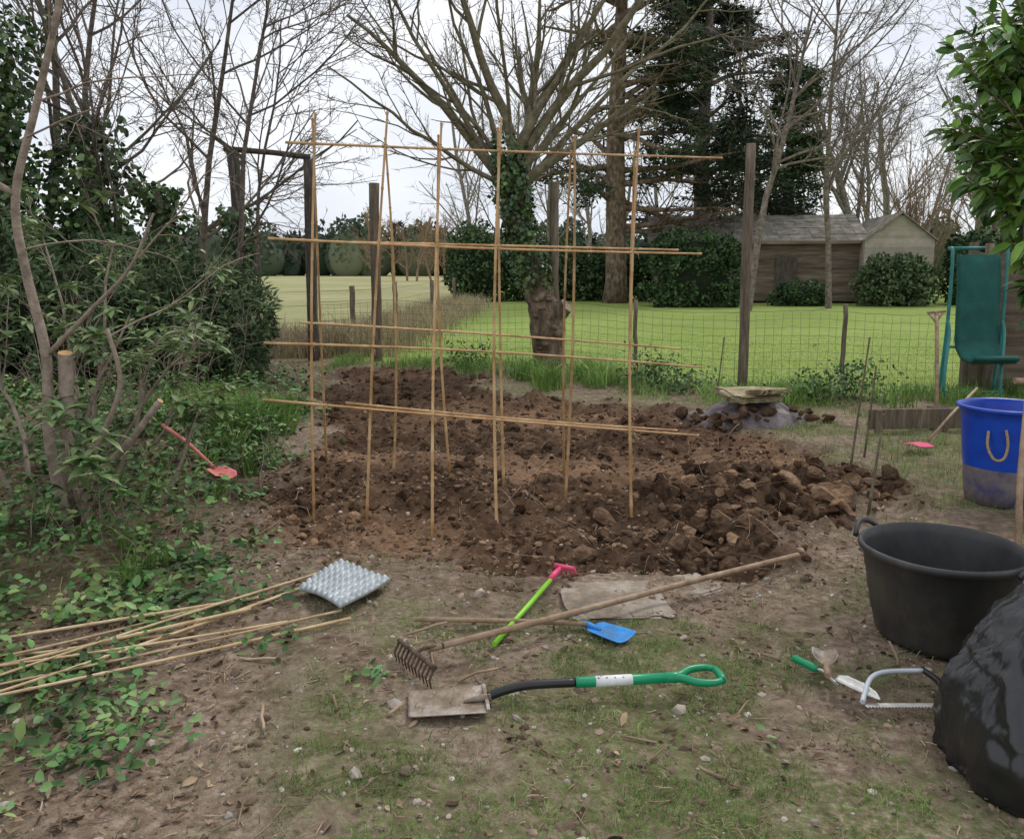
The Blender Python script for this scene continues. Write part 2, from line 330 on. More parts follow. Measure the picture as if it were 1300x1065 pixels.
c=MX(MUL(sp.outputs[1],RP(nG,[(.0,)*3,(.85,)*3],.36,.6)),c,RP(nB,[(.07,.1,.028),(.13,.175,.055),(.22,.265,.1)]))
nL=NZ(4.5,6,.8); nM=NZ(.35,3)
lawn=MX(RP(nM,[(0,0,0),(1,1,1)],.35,.65),RP(nL,[(.175,.26,.055),(.25,.34,.08),(.33,.41,.12)]),RP(nL,[(.23,.31,.08),(.3,.38,.105),(.38,.44,.16)]))
c=MX(sp.outputs[2],c,lawn)
nF=NZ(1.3,6,.8)
fld=MX(RP(NZ(.06,3),[(0,0,0),(1,1,1)],.4,.6),RP(nF,[(.22,.24,.1),(.3,.31,.14),(.38,.37,.19)]),RP(nF,[(.32,.3,.16),(.4,.37,.21),(.47,.42,.26)]))
c=MX(at.outputs['Alpha'],c,fld)
l.new(c,bs.inputs['Base Color'])
bp=n.new('ShaderNodeBump'); bp.inputs['Strength'].default_value=.9; bp.inputs['Distance'].default_value=.03; l.new(NZ(28,5,.75),bp.inputs['Height']); l.new(bp.outputs[0],bs.inputs['Normal'])
def rnd(x0,x1,y0,y1,N): return R.uniform(x0,x1,N),R.uniform(y0,y1,N)
def gp(x,y,dz=0): return np.stack([x,y,H(x,y)+dz],-1)
# clods
mb=MB()
x,y=rnd(-3.2,3.1,4,13.5,26000); k=(R.random(len(x))<bedm(x,y)*np.clip(1.2-.08*y,.3,1)*(1-.7*claym(x,y))); x,y=x[k],y[k]
lumps(mb,gp(x,y,.002),R.gamma(1.6,.007,len(x))+.004,1,.2,0)
x,y=rnd(.9,2.8,4.5,6.4,260); k=bedm(x,y)>.6; x,y=x[k],y[k]
lumps(mb,gp(x,y,.01),R.uniform(.02,.085,len(x)),3,.05,0,flat=.75,cuts=6)
x,y=rnd(-2.5,2.6,4.3,12,1100); k=(bedm(x,y)>.6)&(claym(x,y)<.6)&(vn(x,y,1.9,47)>.45); x,y=x[k],y[k]
lumps(mb,gp(x,y,.003),R.gamma(2,.015,len(x))+.012,2,.09,0,flat=.8,cuts=4)
emit(mb,'soil_clods',[M_clod])
mb=MB()
x,y=rnd(1.0,2.6,4.7,6.1,62); k=bedm(x,y)>.6; x,y=x[k],y[k]
lumps(mb,gp(x,y,.03),R.uniform(.035,.10,len(x)),3,.05,0,flat=.65,cuts=6)
x,y=rnd(-1.7,1,4.3,6,700); k=(bedm(x,y)>.3)&(bedm(x,y)<1.1); x,y=x[k],y[k]
lumps(mb,gp(x,y,.0),R.uniform(.006,.026,len(x)),1,.15,0)
x,y=rnd(-1.7,2.6,4.3,10,1500); k=(bedm(x,y)>.3); x,y=x[k],y[k]
lumps(mb,gp(x,y,.003),R.uniform(.006,.026,len(x)),1,.15,0)
x,y=rnd(-1.75,-.9,4.9,5.5,40);lumps(mb,gp(x,y,.01),R.uniform(.02,.06,len(x)),2,.06,0,cuts=5)
emit(mb,'clay_clods',[M_clodr])
mb=MB(); x,y=rnd(-2.6,2.8,1.8,4.9,13000); k=(bedm(x,y)<.5)&(R.random(len(x))<sstep(.25,.7,vn(x,y,4,55))); x,y=x[k],y[k]; lumps(mb,gp(x,y,.0),R.gamma(1.4,.003,len(x))+.0018,1,.2,0); emit(mb,'soil_crumbs',[M_crumb])
mb=MB(); x,y=rnd(-2.6,2.6,1.9,7.5,2500); lumps(mb,gp(x,y,.001),R.gamma(1.6,.003,len(x))+.002,1,.12,0); emit(mb,'pebbles',[M_stone])
mb=MB(); x,y=rnd(-2.3,2.4,1.9,5.0,2600); N=len(x); th=R.random(N)*6.28; L=R.gamma(2,.018,N)+.015
p=gp(x,y,.006); d=np.stack([np.cos(th),np.sin(th),R.normal(size=N)*.12],-1); tubes(mb,gpath(p,d,L,3,.15,0),np.full((N,4),1)*R.uniform(.0008,.0025,N)[:,None],4,0)
x,y=rnd(-1.8,2,4.2,8,380); N=len(x); th=R.random(N)*6.28; L=R.uniform(.08,.35,N); p=gp(x,y,.015); d=np.stack([np.cos(th),np.sin(th),R.normal(size=N)*.2],-1); tubes(mb,gpath(p,d,L,4,.25,0),np.full((N,5),1)*R.uniform(.001,.0028,N)[:,None],4,0)
x,y=rnd(-1.8,1.8,2.3,4.2,30); N=len(x); th=R.random(N)*6.28; p=gp(x,y,.01); d=np.stack([np.cos(th),np.sin(th),R.normal(size=N)*.05],-1); tubes(mb,gpath(p,d,R.uniform(.05,.2,N),4,.15,0),np.full((N,5),1)*R.uniform(.003,.007,N)[:,None],6,0)
emit(mb,'twig_debris',[M_twig])
mb=MB(); x,y=rnd(-3.4,2.4,1.9,7,11000); k=R.random(len(x))<np.clip(.16+sstep(-.5,-1.5,x)*.9,0,1)*(1-.8*bedm(x,y))*sstep(.2,.55,vn(x,y,3,48)); x,y=x[k],y[k]; N=len(x)
leaves(mb,gp(x,y,.006),R.normal(size=(N,3))*A([1,1,.3]),nrm(A([0,0,1])+.7*R.normal(size=(N,3))),R.gamma(3,.008,N)+.012,R.uniform(.012,.03,N),0,.3,0); emit(mb,'leaf_litter',[M_litter])
# ivy ground cover
mb=MB(); x,y=rnd(-6,-.8,1.9,12,60000); k=R.random(len(x))<ivym(x,y)*sstep(.32,.56,vn(x,y,2.6,40)*.6+vn(x,y,7,41)*.4)*np.clip(1.3-y*.07,.4,1); x,y=x[k],y[k]; N=len(x)
p=gp(x,y,0); p[:,2]+=.02+R.random(N)**2*.2*sstep(-1.7,-2.6,x)+.04*R.random(N)
leaves(mb,p,R.normal(size=(N,3))*A([1,1,.3]),nrm(A([0,-.2,1])+.5*R.normal(size=(N,3))),R.gamma(4,.01,N)+.015,R.uniform(.02,.045,N),0,.12,.1)
for cx,cy,r_,N in [(-1.5,2.75,.22,200),(-1.35,2.5,.18,120),(-1.7,3.05,.2,160),(-1.0,3.3,.1,26),(-.55,3.0,.1,14),(-1.3,3.85,.2,90),(-1.75,4.3,.25,200),(.9,2.6,.06,4)]:
    a=R.random(N)*6.28; q=r_*np.sqrt(R.random(N))*(.5+R.random(N)); x=cx+q*np.cos(a)*1.3; y=cy+q*np.sin(a); p=gp(x,y,0); p[:,2]+=R.random(N)*.05+.01
    leaves(mb,p,R.normal(size=(N,3))*A([1,1,.3]),nrm(A([0,-.2,1])+.5*R.normal(size=(N,3))),R.gamma(5,.007,N)+.012,R.uniform(.016,.038,N),0,.12,.1)
emit(mb,'ivy_ground_cover',[M_ivyg])
# grass near
mb=MB(); x,y=rnd(-1.3,2.6,1.8,4.4,180000); k=R.random(len(x))<grassm(x,y)**1.2*.5*sstep(.35,.7,vn(x,y,9,50)); x,y=x[k],y[k]
blades(mb,gp(x,y,-.003),R.uniform(.010,.045,len(x)),R.uniform(.0015,.0035,len(x)),0,1.1)
x,y=rnd(-2.4,2.6,1.8,5,22000); k=R.random(len(x))<.4*sstep(.42,.75,vn(x,y,4,51))*(1-bedm(x,y)); x,y=x[k],y[k]
blades(mb,gp(x,y,-.003),R.uniform(.02,.065,len(x)),R.uniform(.002,.004,len(x)),0,1.1)
x,y=rnd(2,4.5,4,10,30000); k=R.random(len(x))<grassm(x,y)*.6; x,y=x[k],y[k]
blades(mb,gp(x,y,-.003),R.uniform(.03,.09,len(x)),R.uniform(.003,.006,len(x)),0,.6)
emit(mb,'grass_tufts',[M_grass])
mb=MB(); x,y=rnd(-3,7,9.4,15,46000); dd=y-fencey(x); k=R.random(len(x))<np.where(dd<.35,sstep(-2.2,-1.2,dd)*(1-bedm(x,y))*sstep(.25,.6,vn(x,y,1.6,52)),0); x,y=x[k],y[k]
blades(mb,gp(x,y),R.uniform(.05,.24,len(x))*(.4+1.1*vn(x,y,1.5,53)),R.uniform(.006,.013,len(x)),0,.7)
def clump(cx,cy,r,N,h):
    a=R.random(N)*6.28; q=r*np.sqrt(R.random(N)); x=cx+q*np.cos(a); y=cy+q*np.sin(a); blades(mb,gp(x,y),R.uniform(.6,1.1,N)*h,R.uniform(.01,.018,N),0,.8)
for _ in range(30): clump(R.uniform(-3.6,-2.3),R.uniform(6.8,9.2),.12,45,.3)
for _ in range(20): clump(R.uniform(-2.9,-2.15),R.uniform(7.4,8.6),.12,60,.34)
for _ in range(8): clump(R.uniform(-2.3,-1.8),R.uniform(3.9,5.0),.05,12,.18)
for _ in range(14): clump(R.uniform(.2,1.7),R.uniform(10.8,12.2),.18,50,.45)
for _ in range(12): clump(R.uniform(1.9,5.5),R.uniform(9.3,10.4),.2,40,.3)
for _ in range(10): clump(R.uniform(-2.9,-2.0),R.uniform(5.5,7),.06,20,.22)
emit(mb,'long_grass_clumps',[M_grassl])
mb=MB(); x,y=rnd(-3.5,10,10.5,20,60000); k=R.random(len(x))<lawnm(x,y)*np.clip(1.6-y*.07,.15,1); x,y=x[k],y[k]
blades(mb,gp(x,y,-.005),R.uniform(.02,.05,len(x)),R.uniform(.006,.012,len(x)),0,.7); emit(mb,'lawn_grass',[M_lawnb])
mb=MB(); x=R.normal(0,.55,9000); t=R.random(9000); y=14.8+t**1.3*20; x=x+np.interp(y,[14,17,34],[-3.6,-2.9,-2.0])
blades(mb,gp(x,y),R.uniform(.2,.75,9000),R.uniform(.01,.02,9000),0,.4)
x,y=rnd(-9,-3.2,14.6,17,7000); blades(mb,gp(x,y),R.uniform(.2,.7,7000),R.uniform(.01,.02,7000),0,.5)
emit(mb,'dry_verge_grass',[M_straw])
# ------------------------------------------------------------------ trellis
tr=empty('bamboo_trellis')
mb=MB(); tops=A([(-1.29,2.57),(-.82,2.55),(-.47,2.55),(-.08,2.58),(.40,2.45),(.82,2.47)])
fr=A([(-1.35,5.45),(-.98,5.37),(-.52,5.2),(-.09,4.94),(.37,5.65),(.79,5.26)])
bk=A([(-1.485,6.48),(-.94,6.35),(-.45,5.95),(-.056,5.75),(.41,6.3),(.93,6.2)])
def cane(mb,a,b,r=.009,bow=.008):
    a=A(a,float);b=A(b,float); L=np.linalg.norm(b-a); n_=max(4,int(L/.22)); P=[];Q=[]
    off=R.normal(size=3)*bow*L
    for i in range(n_):
        for e,rr in ((0.0,1.0),(.9,.95),(.96,1.28)):
            t=(i+e)/n_; P.append(a+(b-a)*t+off*math.sin(t*math.pi)); Q.append(r*(1-.3*t)*rr)
    P.append(b);Q.append(r*.7); tube(mb,P,Q,8,0)
for i in range(6):
    tx,tz=tops[i]; ty=5.6; 
    f=fr[i]; cane(mb,(f[0],f[1],H(f[0],f[1])-.1),(tx+.01,ty-.02,tz+R.uniform(-.02,.06)),.0108)
    f=bk[i]; cane(mb,(f[0],f[1],H(f[0],f[1])-.1),(tx-.012,ty+.02-.03,tz-R.uniform(-.02,.12)),.0100)
emit(mb,'upright_canes',[M_bamboo],tr)
mb=MB()
for a,b in [((-1.48,5.57,2.41),(1.38,5.57,2.31)),((-1.60,5.51,1.79),(1.25,5.51,1.69)),((-1.05,5.53,1.765),(1.1,5.53,1.715)),((-1.63,5.42,1.11),(1.25,5.42,.95)),((-1.52,5.95,1.21),(1.22,5.95,1.02)),((-1.64,5.38,.74),(1.24,5.38,.50)),((-1.1,5.4,.715),(1.1,5.4,.53))]:
    cane(mb,a,b,.0092,.004)
emit(mb,'cross_canes',[M_bamboo],tr)
mb=MB()
for i in range(6):
    for z in (2.37,1.75,1.04,.62):
        t=z/tops[i,1]; xx=fr[i,0]+(tops[i,0]-fr[i,0])*t; yy=fr[i,1]+(5.58-fr[i,1])*t
        zz={2.37:2.36-.035*xx,1.75:1.735-.035*xx,1.04:1.02-.056*xx,.62:.60-.083*xx}[z]
        a=np.linspace(0,14,34); P=np.stack([xx+.016*np.cos(a),yy+.02*np.sin(a),zz+.018*np.sin(a*.5+i)],-1); tube(mb,P,.0022,5,0)
        tube(mb,[(xx,yy-.018,zz),(xx+.012,yy-.03,zz-.02),(xx+.016,yy-.03,zz-.05)],.002,4,0)
emit(mb,'twine_ties',[M_rope],tr)
# ------------------------------------------------------------------ cane pile, tray
mb=MB()
for a,b in [((-.86,4.2,.05),(-2.2,2.72,.05)),((-.90,4.1,.03),(-2.1,2.62,.06)),((-.73,3.56,.03),(-2.2,2.62,.07)),((-.78,3.6,.05),(-2.25,2.75,.05)),((-1.22,3.8,.03),(-2.5,3.15,.05)),((-1.0,3.5,.04),(-2.3,2.95,.06)),((-1.2,3.62,.05),(-2.4,2.8,.05)),((-1.15,3.95,.03),(-2.3,2.9,.08)),((-1.4,3.45,.02),(-2.3,3.05,.05))]:
    cane(mb,a,b,R.uniform(.006,.010),.006)
emit(mb,'bamboo_cane_pile',[M_bamboo2])
mb=MB(); K=91; u=np.linspace(0,1,K); U,Vv=np.meshgrid(u,u,indexing='ij'); c0,c1,c2,c3=A([-1.05,3.88]),A([-.91,4.22]),A([-.61,3.98]),A([-.78,3.58])
P=c0*((1-U)*(1-Vv))[...,None]+c1*((1-U)*Vv)[...,None]+c2*(U*Vv)[...,None]+c3*(U*(1-Vv))[...,None]
ed=np.minimum.reduce([U,1-U,Vv,1-Vv]); zz=.045+.022*(np.abs(np.sin(U*8*np.pi)*np.sin(Vv*8*np.pi))**1.3)*(ed>.02)-.014*(ed<.01)+.035*U+.02*np.sin(U*3+Vv*2)
idx=np.arange(K*K).reshape(K,K); F=np.stack([idx[:-1,:-1],idx[1:,:-1],idx[1:,1:],idx[:-1,1:]],-1).reshape(-1,4)
mb.add(np.concatenate([P,zz[...,None]],-1),F,0,True); o=emit(mb,'seedling_tray',[M_tray]); s=o.modifiers.new('s','SOLIDIFY'); s.thickness=.003
# ------------------------------------------------------------------ tools
def xf(x,y,z,rz=0,ry=0,rx=0): return Matrix.Translation((x,y,z))@Matrix.Rotation(rz,4,'Z')@Matrix.Rotation(ry,4,'Y')@Matrix.Rotation(rx,4,'X')
def plate(mb,outline,curv,mat=0,th=.003,n_=14):
    xs_=A([o[0] for o in outline]); w=A([o[1] for o in outline]); X0=np.linspace(xs_[0],xs_[-1],26); W0=np.interp(X0,xs_,w); s=np.linspace(-1,1,n_)
    P=np.stack([np.repeat(X0[:,None],n_,1),W0[:,None]*s,curv*(s**2)*W0[:,None]/max(w)+0*X0[:,None]],-1)
    Q=P-A([0,0,th]); k=26*n_; i=np.arange(k).reshape(26,n_)
    F=np.stack([i[:-1,:-1],i[1:,:-1],i[1:,1:],i[:-1,1:]],-1).reshape(-1,4)
    r=np.concatenate([i[0,:],i[1:,-1],i[-1,-2::-1],i[-2:0:-1,0]]); r2=np.roll(r,-1)
    mb.add(np.concatenate([P.reshape(-1,3),Q.reshape(-1,3)]),np.concatenate([F,F[:,::-1]+k,np.stack([r,r2,r2+k,r+k],-1)]),mat,True)
sp_=empty('garden_spade'); Ms=xf(-.375,2.80,.03,math.radians(7.5),math.radians(0))
def part(name,parent,mats,fn,M=None,bevel=0):
    mb=MB(); mb.M=M; fn(mb); return emit(mb,name,mats,parent,bevel)
part('blade',sp_,[M_metal],lambda m:(plate(m,[(0,.088),(.02,.092),(.27,.098),(.285,.096)],.012,0),box(m,(.283,-.055,.014),(.012,.075,.012)),box(m,(.283,.055,.014),(.012,.075,.012)),tube(m,[(.2,0,.004),(.26,0,.012),(.3,0,.02)],[.004,.012,.018],10)),Ms)
part('socket',sp_,[M_black],lambda m:tube(m,smoothpath([(.29,0,.018),(.36,0,.04),(.45,0,.052),(.62,0,.05)]),.0165,12),Ms)
part('shaft',sp_,[M_green],lambda m:tube(m,[(.615,0,.05),(.63,0,.05),(.8,0,.047),(1.0,0,.045)],[.019,.0195,.0195,.019],14),Ms)
part('label',sp_,[M_white],lambda m:tube(m,[(.69,0,.0487),(.76,0,.0477),(.83,0,.0467)],.0202,14),Ms)
def lab(m):
    for i in range(12): box(m,(.70+.0105*i,-.010+.009*(i%3),.0675-.0004*i),(.006,.003+.004*(i%3),.0026),rx=.3)
part('label_print',sp_,[M_black],lab,Ms)
def dgrip(m):
    tube(m,smoothpath([(.98,0,.045),(1.02,.012,.045),(1.07,.05,.045),(1.13,.06,.045),(1.165,.045,.045)]),[*np.linspace(.018,.012,25)],10)
    tube(m,smoothpath([(.98,0,.045),(1.02,-.012,.045),(1.07,-.05,.045),(1.13,-.06,.045),(1.165,-.045,.045)]),[*np.linspace(.018,.012,25)],10)
    tube(m,[(1.165,-.052,.045),(1.17,-.03,.045),(1.172,0,.045),(1.17,.03,.045),(1.165,.052,.045)],[.013,.015,.016,.015,.013],12)
    tube(m,[(.95,0,.045),(1.0,0,.045),(1.03,0,.045)],[.019,.021,.012],12)
part('grip',sp_,[M_green],dgrip,Ms)
rk=empty('garden_rake')
part('shaft',rk,[M_handle],lambda m:tube(m,[(-.33,3.11,.10),(.2,3.44,.09),(.9,3.9,.075),(1.55,4.31,.06)],[.0135,.0145,.0145,.0135],12))
def rh(m):
    a=A([-.46,3.19,.10]);b=A([-.29,2.95,.10])
    tube(m,[a,(a+b)/2,b],.010,6)
    for i in range(11):
        q=a+(b-a)*(i+.2)/10.4; tube(m,[q,q+A([-.02,-.012,-.045]),q+A([-.012,-.008,-.085])],[.0055,.005,.002],5)
    tube(m,smoothpath([(-.375,3.07,.1),(-.35,3.09,.112),(-.28,3.14,.10)]),[.008]*12+[.016],8)
part('head',rk,[M_rust],rh)
ts=empty('toy_spade')
part('shaft',ts,[M_handle],lambda m:tube(m,[(-.44,3.54,.035),(0,3.51,.04),(.33,3.47,.045)],.0105,10))
def tb(m): plate(m,[(0,.035),(.02,.058),(.13,.07),(.185,.072),(.19,.07)],.016,0,.003); tube(m,[(-.05,0,.008),(0,0,.006),(.05,0,.002)],[.015,.014,.006],10)
part('blade',ts,[M_toyblue],tb,xf(.35,3.465,.03,math.radians(-42)))
tk=empty('toy_rake')
part('shaft',tk,[M_lime],lambda m:tube(m,[(-.075,3.30,.03),(.08,3.7,.035),(.22,4.07,.04)],.0115,10))
def th_(m):
    tube(m,[(.19,4.0,.04),(.22,4.07,.045),(.25,4.13,.05)],[.015,.016,.012],10)
    a=A([.225,4.16,.06]);b=A([.325,4.10,.06]); tube(m,[a,b],.011,8)
    for i in range(5):
        q=a+(b-a)*(i+.1)/4.2; tube(m,[q,q+A([.01,.02,-.05])],[.008,.004],6)
part('head',tk,[M_pink],th_)
tw=empty('hand_trowel'); Mt=xf(1.14,3.17,.035,math.radians(-58))
part('handle',tw,[M_green],lambda m:tube(m,[(0,0,0),(.01,0,0),(.05,0,0),(.1,0,0),(.12,0,0)],[.008,.016,.014,.017,.012],12),Mt)
def twb(m): tube(m,smoothpath([(.11,0,0),(.15,0,.004),(.19,0,-.015),(.22,0,-.02)]),.006,8); plate(m,[(.2,.018),(.23,.034),(.3,.036),(.36,.024),(.39,.004)],.014,0,.002)
part('blade',tw,[M_steel],twb,Mt)
tw=empty('hand_scoop'); Mt=xf(1.27,3.2,.05,math.radians(-105),0)
part('blade',tw,[M_metal],lambda m:plate(m,[(0,.01),(.03,.045),(.09,.05),(.13,.035)],.03,0,.003),Mt)
part('handle',tw,[M_handle],lambda m:tube(m,[(.12,0,.002),(.16,0,.006),(.22,0,.0)],[.009,.013,.012],8),Mt)
sw=empty('bow_saw')
part('frame',sw,[M_greyp],lambda m:tube(m,smoothpath([(1.28,2.83,.03),(1.31,2.88,.04),(1.37,2.97,.05),(1.45,3.02,.05),(1.60,3.03,.05)]),.0095,10))
def sb(m):
    xx=np.linspace(1.29,1.56,46); zt=.018+.0*xx; lo=np.where(np.arange(46)%2,2.812,2.824)
    V=np.concatenate([np.stack([xx,np.full(46,2.845),zt],-1),np.stack([xx,lo,zt],-1)]); i=np.arange(45); m.add(V,np.stack([i,i+46,i+47,i+1],-1),0,False); m.add(V-A([0,0,.0015]),np.stack([i,i+1,i+47,i+46],-1),0,False)
part('blade',sw,[M_steel],sb)
part('grip',sw,[M_black],lambda m:tube(m,smoothpath([(1.55,2.83,.03),(1.60,2.86,.035),(1.62,2.95,.045),(1.6,3.04,.05)]),.012,10))
# tubs
tub=empty('black_garden_tub'); C=(1.86,3.44,H(1.86,3.44)-.005)
prof=[(0,.0),(.20,.0),(.235,.012),(.25,.04),(.268,.12),(.272,.124),(.283,.2),(.287,.204),(.300,.3),(.304,.304),(.314,.385),(.33,.392),(.338,.405),(.336,.42),(.325,.425),(.315,.415),(.305,.38),(.29,.3),(.26,.12),(.235,.03),(0,.02)]
part('shell',tub,[M_tub],lambda m:lathe(m,prof,C,72,0,.014))
def hd(m):
    for s in (-.9,2.24):
        c,sn=math.cos(s),math.sin(s); t=A([-sn,c]); o=A([c,sn])
        P=[]
        for k in np.linspace(-1,1,11): q=A(C[:2])+o*(.335+.035*math.cos(k*1.4))+t*k*.10; P.append((q[0],q[1],C[2]+.40+.045*(1-k*k)))
        tube(m,P,.012,8)
part('handles',tub,[M_tub],hd)
bt=empty('blue_garden_tub'); C2=(3.42,5.62,H(3.42,5.62)-.01)
part('lower_shell',bt,[M_bluebot],lambda m:lathe(m,[(0,0),(.19,0),(.225,.02),(.24,.12),(.252,.27)],C2,56,0,.015))
part('upper_shell',bt,[M_blue],lambda m:lathe(m,[(.252,.27),(.268,.4),(.285,.6),(.3,.665),(.318,.67),(.32,.69),(.305,.695),(.29,.67),(.255,.4),(.22,.05),(0,.03)],C2,56,0,.015))
part('rope_handle',bt,[M_rope],lambda m:tube(m,smoothpath([(3.185,5.43,.52),(3.17,5.40,.42),(3.20,5.365,.34),(3.25,5.345,.35),(3.27,5.345,.44),(3.26,5.36,.54)]),.009,8))
# bag
mb=MB(); V,F=ico(6); rid=lambda q:1-2*np.abs(q-.5)
an=np.arctan2(V[:,1],V[:,0])
cr=.5*rid(vn(an*2.2+V[:,2]*1.5,V[:,2]*.8,1.7,61))**3+.3*rid(vn(an*4-V[:,2]*2,V[:,2]*2,1.8,62))**3+.25*rid(vn(V[:,0]*3+V[:,1],V[:,2]*5,2,63))**3
r=1+.05*np.sin(V[:,0]*4+V[:,2]*3)+.09*(cr-.3)+.06*(vn(V[:,0]+3,V[:,2]+V[:,1],2.2,60)-.5)
P=V*r[:,None]; P=np.sign(P)*np.abs(P)**.9; P=P*A([.54,.46,.46])+A([1.99,2.47,.13]); P[:,2]=np.maximum(P[:,2],-.005)
mb.add(P,F,0,True)
tube(mb,smoothpath([(1.99,2.45,.54),(2.02,2.5,.64),(2.0,2.52,.68)]),[*np.linspace(.06,.035,12),.07],9)
emit(mb,'black_compost_bag',[M_bin])
# other props right
o=empty('digging_fork_handle'); part('shaft',o,[M_handle],lambda m:tube(m,[(2.52,3.95,.02),(2.68,4.25,.5),(2.84,4.5,.98)],.017,10)); part('grip',o,[M_handle],lambda m:tube(m,[(2.76,4.50,.985),(2.92,4.50,.985)],.017,10))
sp2=empty('garden_spade'); part('shaft',sp2,[M_handle],lambda m:tube(m,[(4.33,8.3,.1),(4.62,9.0,1.0),(4.66,9.1,1.1)],.02,10))
part('grip',sp2,[M_handle],lambda m:(tube(m,[(4.62,9.0,1.0),(4.58,9.1,1.1)],.013,8),tube(m,[(4.64,9.05,1.02),(4.74,9.1,1.12)],.013,8),tube(m,[(4.56,9.1,1.11),(4.76,9.1,1.13)],.016,10)))
part('blade',sp2,[M_rust],lambda m:plate(m,[(0,.09),(.28,.1)],.012),xf(4.22,8.05,.0,math.radians(68),math.radians(-50)))
ts2=empty('toy_spade'); part('shaft',ts2,[M_handle],lambda m:tube(m,[(3.72,7.25,.07),(4.1,7.6,.25),(4.6,8.1,.42)],.012,8)); part('blade',ts2,[M_pink],lambda m:plate(m,[(0,.05),(.03,.09),(.16,.11),(.22,.1)],-.02),xf(3.44,6.98,.1,math.radians(40),math.radians(4)))
ts3=empty('toy_shovel'); zb=float(H(-2.15,5.95))
part('shaft',ts3,[M_red],lambda m:tube(m,[(-2.75,6.4,zb+.38),(-2.5,6.25,zb+.27),(-2.2,6.0,zb+.12)],.014,8)); part('blade',ts3,[M_red],lambda m:plate(m,[(0,.05),(.03,.08),(.15,.09),(.2,.06)],.02),xf(-2.22,6.0,zb+.13,math.radians(-35),math.radians(14)))
mb=MB(); box(mb,(3.62+.75,8.1,.12),(1.7,.045,.2),math.radians(4)); box(mb,(3.6,8.0,.1),(.05,.05,.25)); emit(mb,'timber_bed_edging',[M_post],bevel=.006)
mb=MB()
for a,b in [((2.33,5.25,-.05),(2.42,5.3,.66)),((2.72,6.5,-.05),(2.86,6.6,1.05)),((3.0,6.9,-.05),(3.08,6.95,.78)),((2.55,10.2,0),(2.62,10.2,.75))]: cane(mb,a,b,.011,.004)
emit(mb,'marker_stakes',[M_moss])
# tarpaulin mound with slab and stones
mb=MB(); th=np.linspace(0,2*np.pi,97)[:-1]; rr=np.linspace(0,1,30); T,RR=np.meshgrid(th,rr); px=2.55+RR*.7*np.cos(T)*(1+.15*np.sin(3*T)+.08*np.sin(7*T+1)); py=8.75+RR*.5*np.sin(T)*(1+.12*np.cos(4*T))
pz=H(px,py)+.22*(1-RR**1.5)+.10*rid(vn(T*2.2+3,RR*1.5,1.6,71))**2*RR*(1.15-RR)*2+.1*(vn(px,py,5,70)-.5)*(1-.5*RR)-.03*RR
i=np.arange(30*96).reshape(30,96); a0=i[:-1];a1=np.roll(a0,-1,1);b0=i[1:];b1=np.roll(b0,-1,1); mb.add(np.stack([px,py,pz],-1),np.stack([a0,b0,b1,a1],-1).reshape(-1,4),0); emit(mb,'tarpaulin_mound',[M_sheet])
mb=MB(); a=R.random(46)*6.28; q=R.uniform(.35,.9,46); x=2.55+q*np.cos(a)*.9; y=8.65+q*np.sin(a)*.6; lumps(mb,np.stack([x,y,H(x,y)+.18*(1-np.minimum(q,1)**1.5)+.02],-1),R.uniform(.025,.08,46),3,.03,0,flat=.7,cuts=6); emit(mb,'rubble_stones',[M_clod])
def slab(name,c,s,m,rz,seed,jag=.08,tilt=0):
    mb=MB(); V,F=ico(5); P=np.sign(V)*np.abs(V)**.35; P=P/np.abs(P).max(0); P*=1+jag*(.7*vn(V[:,0]*2+seed,V[:,1]*2+V[:,2],2,seed)[:,None]+.3*vn(V[:,0]*2+seed,V[:,1]*2+V[:,2],6,seed)[:,None]-.5)
    P=P*A(s)/2; M=np.array(Matrix.Rotation(rz,3,'Z')@Matrix.Rotation(tilt,3,'X')); mb.add(P@M.T+A(c),F,0,False); emit(mb,name,[m])
slab('stone_slab',(2.52,8.62,.27),(.58,.42,.09),M_slab,.15,3,.5,.12)
slab('stone_slab',(2.66,8.5,.33),(.36,.28,.05),M_slab,.5,5,.5,-.1)
slab('paving_slab',(.50,3.83,H(.50,3.83)-.014),(.48,.46,.045),M_path,.06,9,.35)
slab('paving_slab',(.92,4.08,H(.92,4.08)-.018),(.3,.26,.04),M_path,.6,12,.5)
# ------------------------------------------------------------------ gate frame, posts, fence
def post(mb,x,y,z,w,lean=(0,0),m=0):
    g=float(H(x,y)); P=[];n_=8
    for i in range(n_+1):
        t=i/n_; P.append((x+lean[0]*t+R.normal()*.006,y+lean[1]*t,g-.1+(z+.1)*t))
    tube(mb,P,[w*(1+R.normal()*.03) for _ in P],10,m)
ga=empty('gate_frame')
def gf(m): post(m,-4.5,14.2,3.5,.10,(-.16,0)); post(m,-3.45,14.3,3.4,.095,(.03,0))
part('posts',ga,[M_postd],gf)
part('lintel',ga,[M_postd],lambda m:tube(m,[(-4.8,14.2,3.56),(-4,14.2,3.5),(-3.38,14.25,3.43)],[.05,.045,.05],8))
for x,y,z,w in [(-2.33,14.2,3.0,.085),(.68,13.5,2.95,.075),(3.02,10.75,3.15,.066)]:
    mb=MB(); post(mb,x,y,z,w,(R.normal()*.03,0)); emit(mb,'wooden_post',[M_post])
mb=MB()
for x,y,z in [(-3.55,18.5,1.2),(-2.95,21,1.25),(-2.6,27,1.2),(-2.3,33,1.2),(-6.5,16,1.2),(-9,15.5,1.2)]: post(mb,x,y,z,.06)
for z in (.45,.8,1.1): tube(mb,[(-9,15.5,z),(-6.5,16,z-.02),(-3.55,18.5,z),(-2.95,21,z),(-2.6,27,z),(-2.3,33,z)],.004,4,1)
emit(mb,'field_fence',[M_post,M_wire])
mb=MB(); xx=np.arange(-3.4,7.5,.115); xx=xx[(xx>-3.3)]; yy=fencey(xx)
N=len(xx); sag=.03*np.sin(xx*2.1)
